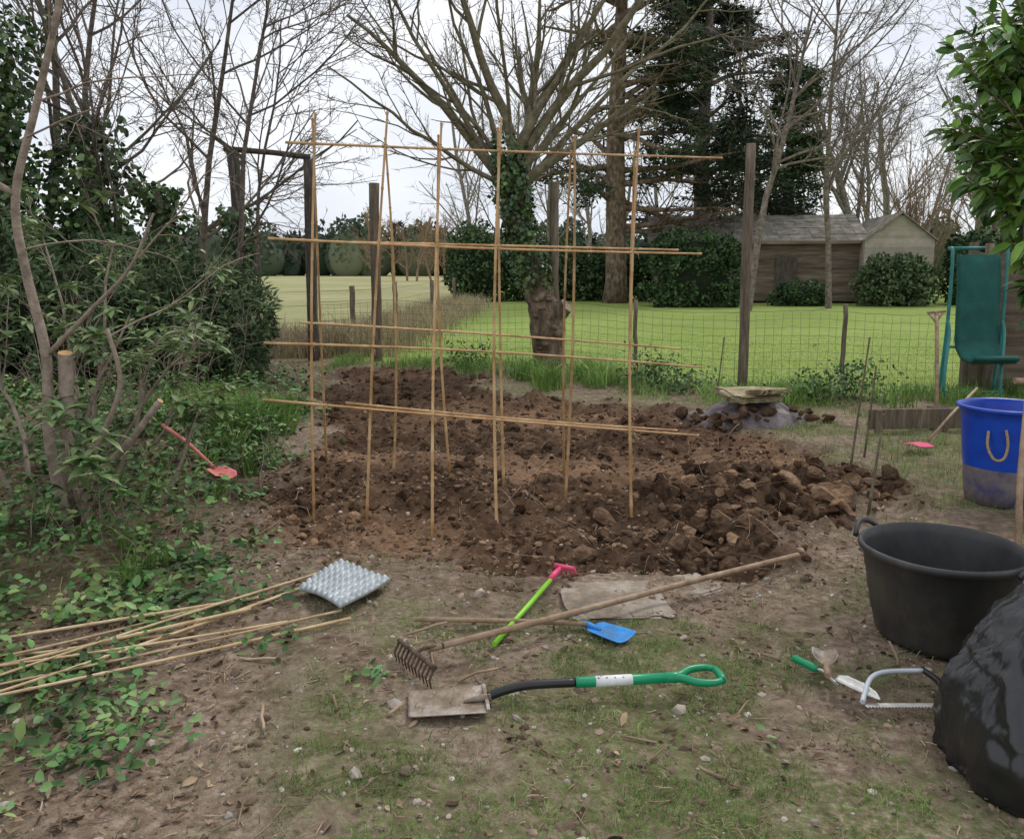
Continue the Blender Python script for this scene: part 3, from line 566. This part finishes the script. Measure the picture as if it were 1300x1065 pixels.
P=np.stack([np.stack([xx+R.normal(size=N)*.008,yy,np.full(N,z)+sag*z],-1) for z in (.0,.35,.7,1.0)],1); tubes(mb,P,np.full((N,4),.0022),4,0)
for z in np.arange(.08,1.03,.105): tube(mb,np.stack([xx,yy+.004,z+sag*z+R.normal(size=N)*.004],-1),.0022 if z<.95 else .0032,4,0)
for x in (1.8,4.3,6.2): post(mb,x,float(fencey(x))+.03,1.15,.03,(0,0),1)
emit(mb,'wire_mesh_fence',[M_wire,M_post])
fp=empty('slatted_fence_panel')
def fpn(m):
    for i in range(13): box(m,(6.75,10.75+.0,.1+.135*i),(1.5,.02,.145),math.radians(-6),0,math.radians(9))
part('slats',fp,[M_board],fpn)
part('posts',fp,[M_post],lambda m:(box(m,(5.98,10.85,.95),(.09,.09,1.95)),box(m,(7.52,10.7,.95),(.09,.09,1.95)),tube(m,[(5.95,10.4,0),(5.93,10.4,1.9)],.05,8)))
# swing seat
sw=empty('garden_swing_seat')
def swf(m):
    for x in (5.42,6.1):
        tube(m,smoothpath([(x-.02,10.35,.02),(x+.0,10.3,.9),(x+.03,10.35,1.75),(x+.06,10.5,1.84)]),.022,8)
        tube(m,smoothpath([(x-.22,9.85,.0),(x-.2,9.9,.35),(x-.02,10.2,.78),(x,10.3,.95)]),.02,8)
    tube(m,[(5.48,10.48,1.84),(6.16,10.48,1.84)],.022,8); tube(m,[(5.3,10.0,.1),(6,10.0,.1)],.016,8); tube(m,[(5.42,10.3,.62),(6.1,10.3,.62)],.016,8)
part('frame',sw,[M_teal],swf)
def sws(m):
    u=np.linspace(0,1,20); prof=A([(10.36,1.76),(10.30,1.4),(10.28,1.0),(10.26,.65),(10.1,.52),(9.9,.5),(9.82,.56)]); q=np.stack([np.interp(u,np.linspace(0,1,7),prof[:,0]),np.interp(u,np.linspace(0,1,7),prof[:,1])],-1)
    xs_=np.linspace(5.52,6.05,12); P=A([[(x,a[0]-.02*math.sin((x-5.5)*5.7),a[1]) for x in xs_] for a in q]); k=240; i=np.arange(k).reshape(20,12)
    F=np.stack([i[:-1,:-1],i[1:,:-1],i[1:,1:],i[:-1,1:]],-1).reshape(-1,4); m.add(P,F)
ob=part('seat_and_back',sw,[M_tealf],sws); s=ob.modifiers.new('s','SOLIDIFY'); s.thickness=.05
# ------------------------------------------------------------------ shed
sh=empty('timber_shed'); Mh=xf(15.6,37.5,0,math.radians(-8))
def walls(m):
    z=.1
    while z<2.75: box(m,(-4.6,-.02,z+.09),(9.2,.03,.2),0,0,math.radians(5)); z+=.17
part('front_wall',sh,[M_board],walls,Mh)
def gb(m):
    z=.1
    while z<2.75: box(m,(1.45,-.62,z+.09),(2.9,.03,.2),0,0,math.radians(5)); box(m,(-.02,-.3,z+.09),(.03,.6,.2)); z+=.17
    while z<3.75:
        w=2.9*(1-(z-2.75)/1.15); box(m,(1.45,-.62,z+.09),(w,.03,.2),0,0,math.radians(5)); z+=.17
part('gable_wall',sh,[M_cream],gb,Mh)
part('core',sh,[M_dark],lambda m:(box(m,(-4.6,2.3,1.35),(9.1,4.5,2.7)),box(m,(1.45,2,1.35),(2.85,5.1,2.7))),Mh)
def rf(m):
    for r_ in range(8):
        for c_ in range(20):
            a=math.radians(23); y0=-.35+r_*.42*math.cos(a); z0=2.78+r_*.42*math.sin(a)
            box(m,(-9.3+c_*.49+.12,y0+.2,z0+.07+R.normal()*.008),(.48,.5,.035),0,0,a-.03)
    for s_,cx in ((-1,.68),(1,2.22)):
        for c_ in range(11): box(m,(cx,-.8+c_*.5+.2,3.36),(1.95,.49,.04),0,0,0,-s_*math.radians(-38) if s_>0 else math.radians(-38))
part('roof',sh,[M_roof],rf,Mh)
part('door',sh,[M_postd],lambda m:(box(m,(-3.2,-.06,1.05),(.95,.05,2.0)),box(m,(-6,-.06,1.5),(1.3,.05,.8)),box(m,(1.4,-.665,1.1),(1.0,.04,2.0))),Mh,.01)
part('trim',sh,[M_board],lambda m:(box(m,(-6,-.07,1.93),(1.45,.06,.07)),box(m,(-6,-.07,1.07),(1.45,.06,.07)),box(m,(-4.7,-.38,2.72),(9.4,.03,.14))),Mh)
# ------------------------------------------------------------------ bushes
def shell(c,r,N,e=.8,lo=-.2,depth=.25):
    d=nrm(R.normal(size=(N,3))); d=d[d[:,2]>lo]; s=np.sign(d)*np.abs(d)**e; s=s/np.maximum(1e-6,np.linalg.norm(s,axis=1,keepdims=True)**.5)
    k=1+.22*(vn(d[:,0]*2+c[0],d[:,2]*2+d[:,1]*1.5,2,80)-.5)*2-depth*R.random(len(d))**2
    return A(c)+s*A(r)*k[:,None],d
def bush(name,c,r,N,L,W,m,e=.8,lo=-.2,core=.78):
    mb=MB(); P,d=shell(c,r,N,e,lo); n_=len(P)
    qleaves(mb,P,d*.5+R.normal(size=(n_,3))*.7,nrm(d+.6*R.normal(size=(n_,3))),R.uniform(.6,1.3,n_)*L,R.uniform(.6,1.3,n_)*W,0)
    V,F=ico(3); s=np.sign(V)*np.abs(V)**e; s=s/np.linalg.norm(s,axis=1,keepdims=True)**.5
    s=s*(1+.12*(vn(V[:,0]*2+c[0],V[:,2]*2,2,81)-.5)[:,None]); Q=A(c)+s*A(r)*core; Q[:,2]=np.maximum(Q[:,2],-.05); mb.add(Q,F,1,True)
    return emit(mb,name,[m,M_core])
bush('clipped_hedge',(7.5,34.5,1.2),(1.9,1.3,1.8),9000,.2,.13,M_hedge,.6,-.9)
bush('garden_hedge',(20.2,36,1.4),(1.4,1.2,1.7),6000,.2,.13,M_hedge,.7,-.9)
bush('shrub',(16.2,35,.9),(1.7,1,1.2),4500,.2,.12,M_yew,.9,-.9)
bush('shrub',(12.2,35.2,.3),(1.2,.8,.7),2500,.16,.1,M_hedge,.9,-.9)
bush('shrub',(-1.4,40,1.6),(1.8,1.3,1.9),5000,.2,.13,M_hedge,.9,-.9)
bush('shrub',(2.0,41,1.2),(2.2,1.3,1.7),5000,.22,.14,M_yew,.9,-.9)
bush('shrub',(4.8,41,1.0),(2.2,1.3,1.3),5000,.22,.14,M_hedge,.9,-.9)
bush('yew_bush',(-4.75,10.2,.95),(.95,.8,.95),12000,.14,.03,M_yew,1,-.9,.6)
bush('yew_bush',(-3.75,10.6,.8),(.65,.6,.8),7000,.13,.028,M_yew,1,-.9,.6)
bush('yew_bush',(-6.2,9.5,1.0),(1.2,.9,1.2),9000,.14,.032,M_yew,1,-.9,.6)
def lowplant(cx,cy,r,h,N):
    mb=MB(); n_=16; grow(mb,gp(cx+R.normal(size=n_)*.05,cy+R.normal(size=n_)*.05),np.stack([R.normal(size=n_)*.6,R.normal(size=n_)*.5,np.ones(n_)],-1),R.uniform(.5,1,n_)*h,np.full(n_,.004),[dict(seg=4,w=.12)],1)
    P=R.normal(size=(N,3))*A([r*.5,r*.4,h*.25])+A([cx,cy,h*.45]); P[:,2]=np.maximum(P[:,2],.02); leaves(mb,P,R.normal(size=(N,3)),nrm(A([0,-.2,1])+.7*R.normal(size=(N,3))),R.uniform(.04,.09,N),R.uniform(.025,.05,N),0); emit(mb,'low_border_plant',[M_ivyg,M_moss])
lowplant(1.9,11.2,.45,.5,420); lowplant(4.2,10.1,.5,.5,380); lowplant(-.7,13.2,.5,.45,300); lowplant(2.2,10.6,.4,.35,260); lowplant(3.7,9.7,.4,.4,260)
# distant treeline
mb=MB()
for i in range(120):
    x0=-160+i*2.1+R.normal(); y0=165+R.normal()*6; h=R.uniform(9,14)*(1-.3*vn(x0,0,.08,99)) ; w=R.uniform(2.0,4.0)
    n_=330; d=nrm(R.normal(size=(n_,3))); rr_=R.uniform(.75,1.05,n_)
    P=d*rr_[:,None]*A([w,w,h*.5])+A([x0,y0,h*.5]); P[:,2]=np.maximum(P[:,2],.3); qleaves(mb,P,R.normal(size=(n_,3))+A([0,0,.6]),nrm(R.normal(size=(n_,3))),R.uniform(.6,1.5,n_),R.uniform(.5,1.0,n_),0)
    V,F=ico(2); mb.add(V*A([w*1.1,w*.8,h*.45])+A([x0,y0,h*.36]),F,0)
emit(mb,'distant_treeline',[M_dist])
LV=[dict(seg=6,w=.08,up=.03,sides=5,tip=.4),dict(k=14,seg=5,w=.14,up=.1,ang=42,lr=.5,rr=.45,t0=.15),dict(k=8,seg=4,w=.16,up=.05,ang=40,lr=.45,rr=.5,rmin=.022),dict(k=6,seg=3,w=.2,ang=38,lr=.45,rr=.5,sides=3,rmin=.02)]
mb=MB(); n_=10; x0=np.linspace(-17,-4,n_); grow(mb,np.stack([x0,np.full(n_,100)+R.normal(size=n_)*3,0*x0],-1),np.tile(A([0,0,1.]),(n_,1)),R.uniform(6,8,n_),np.full(n_,.16),LV); emit(mb,'distant_bare_trees',[M_twigtan])
LV2=[dict(seg=6,w=.08,up=.03,sides=5,tip=.4),dict(k=14,seg=5,w=.14,up=.1,ang=42,lr=.55,rr=.45,t0=.15),dict(k=8,seg=4,w=.16,up=.05,ang=40,lr=.5,rr=.5,rmin=.022),dict(k=5,seg=3,w=.2,ang=38,lr=.45,rr=.5,sides=3,rmin=.018)]
mb=MB(); n_=22; x0=np.linspace(-3,62,n_); grow(mb,np.stack([x0,np.full(n_,72)+R.normal(size=n_)*6,0*x0],-1),np.tile(A([0,0,1.]),(n_,1)),R.uniform(11,17,n_),np.full(n_,.22),LV2); emit(mb,'bare_woodland',[M_barkg])
mb=MB(); n_=34; grow(mb,np.stack([R.normal(19.6,.6,n_),R.normal(40.5,.5,n_),0*np.ones(n_)],-1),np.stack([R.normal(size=n_)*.15,R.normal(size=n_)*.1,np.ones(n_)],-1),R.uniform(4,8,n_),np.full(n_,.04),[dict(seg=6,w=.06,up=.02),dict(k=9,seg=4,w=.1,ang=22,lr=.4,rr=.5,rmin=.012,sides=3),dict(k=5,seg=3,w=.1,ang=25,lr=.45,rr=.6,rmin=.01,sides=3)]); emit(mb,'coppiced_willow',[M_twigtan])
# ------------------------------------------------------------------ central tree
ct=empty('pruned_fruit_tree')
mb=MB(); tp=smoothpath([(.62,13.5,-.1),(.60,13.5,.25),(.56,13.5,.8),(.42,13.5,1.25),(.27,13.5,1.7),(.12,13.5,2.2),(0,13.5,2.75),(-.05,13.5,3.1)],5)
rr=np.interp(np.arange(len(tp)),[0,3,8,14,20,28,35],[.36,.27,.27,.25,.2,.18,.15])*(1+R.normal(size=len(tp))*.06); tube(mb,tp,rr,14,0)
tube(mb,smoothpath([(.55,13.5,.75),(.75,13.42,.9),(.88,13.36,1.0)]),np.linspace(.24,.12,13),12,0,capmat=1)
x=R.uniform(.35,.75,14); lumps(mb,np.stack([x,np.full(14,13.28),R.uniform(.3,1.2,14)],-1),R.uniform(.05,.10,14),2,.06,0,True)
emit(mb,'trunk',[M_barkred,M_barkp],ct)
ends=[(-2.1,5.4),(-1.5,6.3),(-.9,6.6),(-.3,7),(.5,7),(1.1,6.3),(1.7,5.6),(2.2,4.8),(-2.5,4.2),(.9,5.4),(-.6,5.6),(.1,6.0),(1.9,3.9),(3.0,6.2),(-3.0,5.8),(2.6,7)]
n_=len(ends); P0=np.tile(A([-.03,13.5,2.9]),(n_,1))+R.normal(size=(n_,3))*A([.1,.1,.15]); E=np.stack([A([e[0] for e in ends]),13.5+R.normal(size=n_)*1.3,A([e[1] for e in ends])],-1)
mb=MB(); D=E-P0; L=np.linalg.norm(D,axis=1)
LV=[dict(seg=9,w=.10,up=.02,sides=7,tip=.25),dict(k=6,seg=6,w=.12,up=.05,ang=38,lr=.5,rr=.45,t0=.2,sides=5),dict(k=5,seg=5,w=.13,up=.05,ang=42,lr=.5,rr=.5,rmin=.006,sides=4),dict(k=4,seg=3,w=.16,ang=45,lr=.4,rr=.5,sides=3,rmin=.0045)]
grow(mb,P0,D,L*1.1,np.where(np.arange(n_)%3==0,.095,R.uniform(.035,.06,n_)),LV); emit(mb,'branches',[M_moss],ct)
mb=MB(); N=3300; t=R.random(N); c=A([[np.interp(q,[0,.5,1],[.36,.08,-.1]),13.45,np.interp(q,[0,1],[1.35,3.5])] for q in t]); d=nrm(R.normal(size=(N,3))); P=c+d*A([.29,.32,.2])*(.6+.65*vn(t*6,d[:,0]*2,1,77)+.25*R.random(N))[:,None]
qleaves(mb,P,R.normal(size=(N,3))-A([0,0,.4]),d,R.uniform(.06,.11,N),R.uniform(.05,.09,N)); emit(mb,'ivy',[M_ivy],ct)
# ------------------------------------------------------------------ conifers
def conifer(name,x,y,h,tr,nl,z0,zl,reach,nf,mats,side=0,trunkm=M_bark,thr=.42):
    root=empty(name); mb=MB(); tube(mb,[(x,y,-.2),(x+.05,y,1),(x-.1,y,h*.4),(x+.1,y,h*.7),(x,y,h)],[tr*1.3,tr,tr*.8,tr*.5,.05],10)
    zz=np.linspace(z0,zl,nl)+R.normal(size=nl)*.2; a=R.random(nl)*6.28
    D=np.stack([np.cos(a)+side,np.sin(a),R.uniform(-.05,.35,nl)],-1); L=reach*(1-.55*(zz-z0)/(h-z0))*R.uniform(.65,1.1,nl)
    LV=[dict(seg=8,w=.12,up=-.015,sides=6,tip=.3),dict(k=8,seg=5,w=.16,up=-.02,ang=55,lr=.45,rr=.4,t0=.25,flat=.4,sides=4),dict(k=6,seg=4,w=.2,ang=48,lr=.42,rr=.45,flat=.5,rmin=.015,sides=3)]
    o=grow(mb,np.stack([np.full(nl,x),np.full(nl,y),zz],-1),D,L,np.full(nl,tr*.3),LV); emit(mb,'trunk_and_limbs',[trunkm],root)
    P=np.concatenate([o[2][:,1:].reshape(-1,3),o[1][:,2:].reshape(-1,3)]); keep=vn(P[:,0]+P[:,1]*.5,P[:,2],.55,int(x)+90)>thr; P=P[keep]
    P=P[R.integers(0,len(P),nf)]+R.normal(size=(nf,3))*A([.28,.28,.1]); mb=MB()
    qleaves(mb,P,R.normal(size=(nf,3))*A([1,1,.4])-A([0,0,.25]),nrm(A([0,0,1])+.7*R.normal(size=(nf,3))),R.uniform(.2,.42,nf),R.uniform(.05,.13,nf),0); emit(mb,'foliage',mats,root)
conifer('cedar_tree',4.7,38,19,.5,46,3.4,17,5.8,15000,[M_ced],.3,M_barkred,.5)
conifer('cedar_tree',9.9,44,19,.45,58,3.2,17,6.4,30000,[M_ced])
conifer('ivy_clad_conifer',14.3,43.5,13,.3,60,2.6,12,2.0,11000,[M_yew])
# ------------------------------------------------------------------ bare trees
def bare(name,x,y,h,r,m,spread=38,lean=(0,0),k=(12,7,6),trunk=.45):
    mb=MB(); LV=[dict(seg=8,w=.07,up=.02,sides=8,tip=.25),dict(k=k[0],seg=7,w=.13,up=.06,ang=spread,lr=.62,rr=.5,t0=trunk*.6,sides=5),dict(k=k[1],seg=5,w=.15,up=.03,ang=40,lr=.5,rr=.5,rmin=.006+y*.0002,sides=4),dict(k=k[2],seg=4,w=.18,ang=42,lr=.45,rr=.5,sides=3,rmin=.003+y*.00018),dict(k=3,seg=3,w=.2,ang=40,lr=.5,rr=.6,sides=3,rmin=.0025+y*.00016)]
    grow(mb,[(x,y,-.2)],[(lean[0],lean[1],1)],[h],[r],LV); return emit(mb,name,[m])
bare('bare_tree',20.5,50,14,.3,M_barkg)
bare('bare_tree',26,46,13,.25,M_barkg)
bare('bare_tree',16,52,15,.3,M_barkg)
bare('bare_tree',22.5,40,11,.2,M_barkt,k=(14,8,6))
bare('bare_tree',31,55,14,.3,M_barkg)
bare('bare_tree',8.8,31,12,.16,M_barkt,48,(.03,0),(16,8,7),.7)
bare('bare_tree',12.6,33,12,.14,M_barkt,48,(0,0),(16,8,6),.6)
bare('bare_tree',17.5,42.5,11,.14,M_barkt,45,(0,0),(14,8,6),.8)
bare('bare_tree',1.2,44,13,.25,M_barkg)
bare('bare_tree',-5.6,12,6.5,.07,M_bark,45,(.12,0),(12,7,6))
bare('bare_tree',-4.6,13.5,7.2,.06,M_bark,50,(.1,0),(14,7,6))
bare('bare_tree',-7.2,12.5,7.5,.09,M_bark,42,(.05,0),(12,7,6))
bare('bare_tree',-6.6,17,8,.09,M_bark,42,(.12,0),(12,7,6))
bare('bare_tree',-9.5,19,9,.12,M_bark,42,(.02,0),(12,7,6))
bare('bare_tree',-5.0,16,6.5,.05,M_bark,50,(.1,0),(12,7,6))
def ivytree(x,y,h,r,N):
    root=empty('ivy_clad_tree'); mb=MB(); tube(mb,[(x,y,-.1),(x+.1,y,h*.5),(x,y,h)],[r*.45,r*.35,r*.15],8); emit(mb,'trunk',[M_bark],root)
    mb=MB(); t=R.random(N); a=R.random(N)*6.28; q=(.2+1.3*vn(t*h*1.3+x*3,a*.6,1.2,95))*r; d=np.stack([np.cos(a),np.sin(a),0*a],-1)
    P=np.stack([x+.1*np.sin(t*3),np.full(N,y),t*h],-1)+d*(q*R.uniform(.4,1.1,N))[:,None]
    leaves(mb,P,d*.5+R.normal(size=(N,3))*.6-A([0,0,.3]),nrm(d+.5*R.normal(size=(N,3))),R.uniform(.06,.12,N),R.uniform(.05,.1,N),0,.1,.1); emit(mb,'ivy',[M_ivy],root)
ivytree(-6.9,11,4.9,.8,7500); ivytree(-5.8,11.5,3.6,.5,4500); ivytree(-8.0,10.5,4.0,.9,5000); ivytree(-5.3,12.6,2.8,.4,2500); ivytree(-4.65,14.0,2.6,.25,1500)
mb=MB(); n_=70; x,y=rnd(-6.5,-2.6,7.5,12.5,n_); grow(mb,gp(x,y),np.stack([R.normal(size=n_)*.5,R.normal(size=n_)*.3,np.ones(n_)],-1),R.uniform(.7,1.8,n_),R.uniform(.003,.006,n_),[dict(seg=6,w=.15,up=-.03),dict(k=5,seg=4,w=.15,ang=45,lr=.45,rr=.6,rmin=.0025,sides=3),dict(k=3,seg=3,w=.2,ang=45,lr=.5,rr=.7,rmin=.002,sides=3)]); emit(mb,'twiggy_thicket',[M_barkp])
# ------------------------------------------------------------------ near left shrubs
def rhod(P0,D,L,lv2k=5,prob=.75):
    rh=empty('rhododendron_bush'); mb=MB(); n0=len(P0)
    o=grow(mb,P0,D,L,np.full(n0,.018),[dict(seg=7,w=.12,up=.02,sides=7),dict(k=lv2k,seg=5,w=.14,up=.08,ang=42,lr=.5,rr=.5,t0=.25,sides=5),dict(k=3,seg=4,w=.12,up=.1,ang=35,lr=.5,rr=.6,rmin=.0035,sides=4)])
    emit(mb,'stems',[M_barkp],rh)
    tips=np.concatenate([o[2][:,-1],o[1][:,-1],o[0][:,-1]]); tips=tips[R.random(len(tips))<prob]; n_=len(tips); k=8; C=np.repeat(tips,k,0); a=np.tile(np.arange(k)/k*6.28,n_)+R.normal(size=n_*k)*.3
    mb=MB(); D=np.stack([np.cos(a),np.sin(a),R.uniform(-.3,.7,len(a))],-1); leaves(mb,C,D,A([0,0,1])-.3*D,R.uniform(.09,.16,len(a)),R.uniform(.034,.052,len(a)),0,.15,.25); emit(mb,'leaves',[M_rhodo],rh)
rhod(A([(-2.75,4.9,0),(-2.9,4.8,0),(-2.6,5.1,0),(-3.1,5.2,0),(-2.5,4.7,0),(-3.3,4.9,0),(-2.35,5.2,0),(-2.9,5.5,0)]),A([(.1,0,1),(-.3,-.1,1),(.5,.1,1),(-.2,.2,1),(.45,-.25,.8),(-.5,0,1),(.6,.1,.9),(.1,.2,1)],float),A([1.4,1.7,1.1,1.9,.9,1.9,.8,1.8]))
rhod(A([(-3.1,6.0,0),(-3.3,6.2,0),(-2.9,6.4,0),(-3.0,5.8,0),(-3.5,5.8,0)]),A([(.4,0,1),(-.2,.1,1),(.3,.1,1),(.4,-.2,.8),(-.4,0,1)],float),A([1.5,1.9,1.3,.9,1.9]))
cs=empty('coppiced_sapling')
mb=MB()
tube(mb,smoothpath([(-2.62,4.75,-.05),(-2.68,4.7,.6),(-2.66,4.7,1.1),(-2.74,4.7,1.6),(-2.76,4.7,2.0),(-2.6,4.7,2.5),(-2.42,4.7,3.1),(-2.3,4.7,3.8)],5),np.linspace(.034,.014,36),9)
tube(mb,smoothpath([(-2.76,4.7,2.0),(-2.95,4.6,2.15),(-3.2,4.5,2.4)],5),np.linspace(.02,.013,11),8)
tube(mb,smoothpath([(-2.6,4.85,0),(-2.5,4.8,.45),(-2.3,4.8,.9),(-2.35,4.8,1.25)],5),np.linspace(.024,.012,16),8)
tube(mb,smoothpath([(-2.66,4.7,1.1),(-2.4,4.7,1.35),(-2.15,4.7,1.6),(-2.0,4.7,1.9)],5),np.linspace(.016,.007,16),7)
tube(mb,[(-2.66,4.9,-.05),(-2.66,4.85,.5),(-2.55,4.7,1.12)],[.05,.045,.038],12,capmat=1)
tube(mb,smoothpath([(-2.6,4.8,.3),(-2.25,4.65,.55),(-1.98,4.6,.86)],4),np.linspace(.025,.018,9),10,capmat=1)
n_=9; P0=A([(-2.74,4.7,1.7),(-2.7,4.7,2.3),(-2.6,4.7,2.5),(-2.5,4.7,2.8),(-2.42,4.7,3.1),(-2.1,4.7,1.65),(-2.35,4.8,1.2),(-3.0,4.6,2.2),(-2.35,4.7,3.5)]); D=np.stack([R.normal(size=n_)*.5+.5,R.normal(size=n_)*.4+.2,R.uniform(.3,1,n_)],-1)
grow(mb,P0,D,R.uniform(.8,1.5,n_),np.full(n_,.007),[dict(seg=7,w=.12),dict(k=5,seg=5,w=.15,ang=40,lr=.5,rr=.5,rmin=.0025),dict(k=4,seg=3,w=.15,ang=40,lr=.4,rr=.6,rmin=.0015,sides=3)])
emit(mb,'stems',[M_barkp,M_cut],cs)
mb=MB(); n_=130; x,y=rnd(-3.8,-1.75,3.9,7.2,n_); k=(ivym(x,y)>.4)&(np.hypot(x+2.2,y-5.6)>.5); x,y=x[k],y[k]; n_=len(x); o=grow(mb,gp(x,y),np.stack([R.normal(size=n_)*.4,R.normal(size=n_)*.3,np.ones(n_)],-1),R.uniform(.2,.7,n_),R.uniform(.002,.005,n_),[dict(seg=5,w=.15),dict(k=4,seg=3,w=.15,ang=45,lr=.45,rr=.6,rmin=.0015,sides=3)])
P=o[1][:,1:].reshape(-1,3); P=np.repeat(P,2,0); N=len(P)
leaves(mb,P,R.normal(size=(N,3))*A([1,1,.4]),nrm(A([0,0,1])+.5*R.normal(size=(N,3))),R.uniform(.03,.07,N),R.uniform(.02,.045,N),1,.15,.15); emit(mb,'undergrowth_plants',[M_barkp,M_ivyg])
# ------------------------------------------------------------------ laurel right
la=empty('laurel_bush'); mb=MB()
n_=14; P0=np.tile(A([4.3,5.3,0.0]),(n_,1))+R.normal(size=(n_,3))*A([.1,.15,0]); D=np.stack([R.normal(size=n_)*.10+.0,R.normal(size=n_)*.15,np.ones(n_)],-1)
o=grow(mb,P0,D,R.uniform(2.4,3.4,n_),np.full(n_,.03),[dict(seg=8,w=.05,sides=7)])
ns=480; d=nrm(R.normal(size=(ns,3))); d[:,0]-=.2; d=nrm(d); c=A([3.66,5.1,2.6]); k=1+.3*(vn(d[:,0]*2+5,d[:,2]*2+d[:,1],2,97)-.5)
tip=c+d*A([1.2,1.0,1.5])*(k*R.uniform(.6,1,ns))[:,None]; st=c+(tip-c)*.35+A([.1,0,-.25]); tip[:,2]=np.maximum(tip[:,2],1.3)
edge=np.interp(tip[:,2],[1.3,1.8,2.25,3.0,3.5],[3.12,3.02,2.55,2.55,2.85])*tip[:,1]/5.1; tip[:,0]=np.where(tip[:,0]<edge,edge+R.random(ns)*.15,tip[:,0]); st[:,0]=np.maximum(st[:,0],edge+.3)
t=np.linspace(0,1,6)[None,:,None]; Pp=st[:,None]*(1-t)+tip[:,None]*t-A([0,0,1])*(.18*np.sin(t*np.pi)*R.random((ns,1,1))); tubes(mb,Pp,np.linspace(.010,.003,6)[None]*np.ones((ns,1)),5,0)
emit(mb,'stems',[M_moss],la)
mb=MB(); k=15; f=R.uniform(.45,1,(ns,k)); i=np.minimum((f*5).astype(int),4); fr=(f*5-i)[...,None]; ii=np.arange(ns)[:,None]; C=(Pp[ii,i]*(1-fr)+Pp[ii,i+1]*fr).reshape(-1,3); ax=np.repeat(nrm(tip-st),k,0); N=len(C)
leaves(mb,C,ax*.7+nrm(R.normal(size=(N,3)))*.9,nrm(A([-.2,-.4,.9])+.45*R.normal(size=(N,3))),R.uniform(.09,.15,N),R.uniform(.04,.06,N),0,.13,.25)
emit(mb,'leaves',[M_laurel],la)
# ------------------------------------------------------------------ world, sun, camera
w=bpy.data.worlds.new('World'); scene.world=w; w.use_nodes=True; nt=w.node_tree; n=nt.nodes; l=nt.links; out=n['World Output']; bg=n['Background']
sk=n.new('ShaderNodeTexSky'); sk.sky_type='NISHITA'; sk.sun_disc=False; sk.sun_elevation=math.radians(50); sk.sun_rotation=math.radians(35); l.new(sk.outputs[0],bg.inputs[0]); bg.inputs[1].default_value=.1
b2=n.new('ShaderNodeBackground'); b2.inputs[1].default_value=1.25
tc=n.new('ShaderNodeTexCoord'); mp=n.new('ShaderNodeMapping'); mp.inputs['Scale'].default_value=(1,1,2.6); no=n.new('ShaderNodeTexNoise'); no.inputs['Scale'].default_value=2.2; no.inputs['Detail'].default_value=5
l.new(tc.outputs['Generated'],mp.inputs[0]); l.new(mp.outputs[0],no.inputs['Vector']); r=n.new('ShaderNodeValToRGB'); r.color_ramp.elements[0].position=.35; r.color_ramp.elements[0].color=(.64,.68,.76,1); r.color_ramp.elements[1].position=.65; r.color_ramp.elements[1].color=(.9,.91,.94,1)
l.new(no.outputs['Fac'],r.inputs[0]); l.new(r.outputs[0],b2.inputs[0]); mx=n.new('ShaderNodeMixShader'); mx.inputs[0].default_value=.92; l.new(bg.outputs[0],mx.inputs[1]); l.new(b2.outputs[0],mx.inputs[2]); l.new(mx.outputs[0],out.inputs[0])
sd=bpy.data.lights.new('sun','SUN'); sd.energy=1.5; sd.angle=math.radians(12); sd.color=(1,.94,.86); so=bpy.data.objects.new('sun',sd); scene.collection.objects.link(so)
az=math.radians(35); el=math.radians(50); v=Vector((math.sin(az)*math.cos(el),math.cos(az)*math.cos(el),math.sin(el))); so.rotation_euler=v.to_track_quat('Z','Y').to_euler(); so.location=(0,0,20)
cd=bpy.data.cameras.new('camera'); cam=bpy.data.objects.new('camera',cd); scene.collection.objects.link(cam); cam.location=(0,0,1.6); cam.rotation_euler=(math.radians(82),0,0); cd.sensor_width=36; cd.sensor_fit='HORIZONTAL'; cd.lens=29.08; cd.shift_y=-.0346; cd.clip_end=3000; cd.clip_start=.05
scene.camera=cam
scene.view_settings.view_transform='Standard'; scene.view_settings.look='None'; scene.view_settings.exposure=0
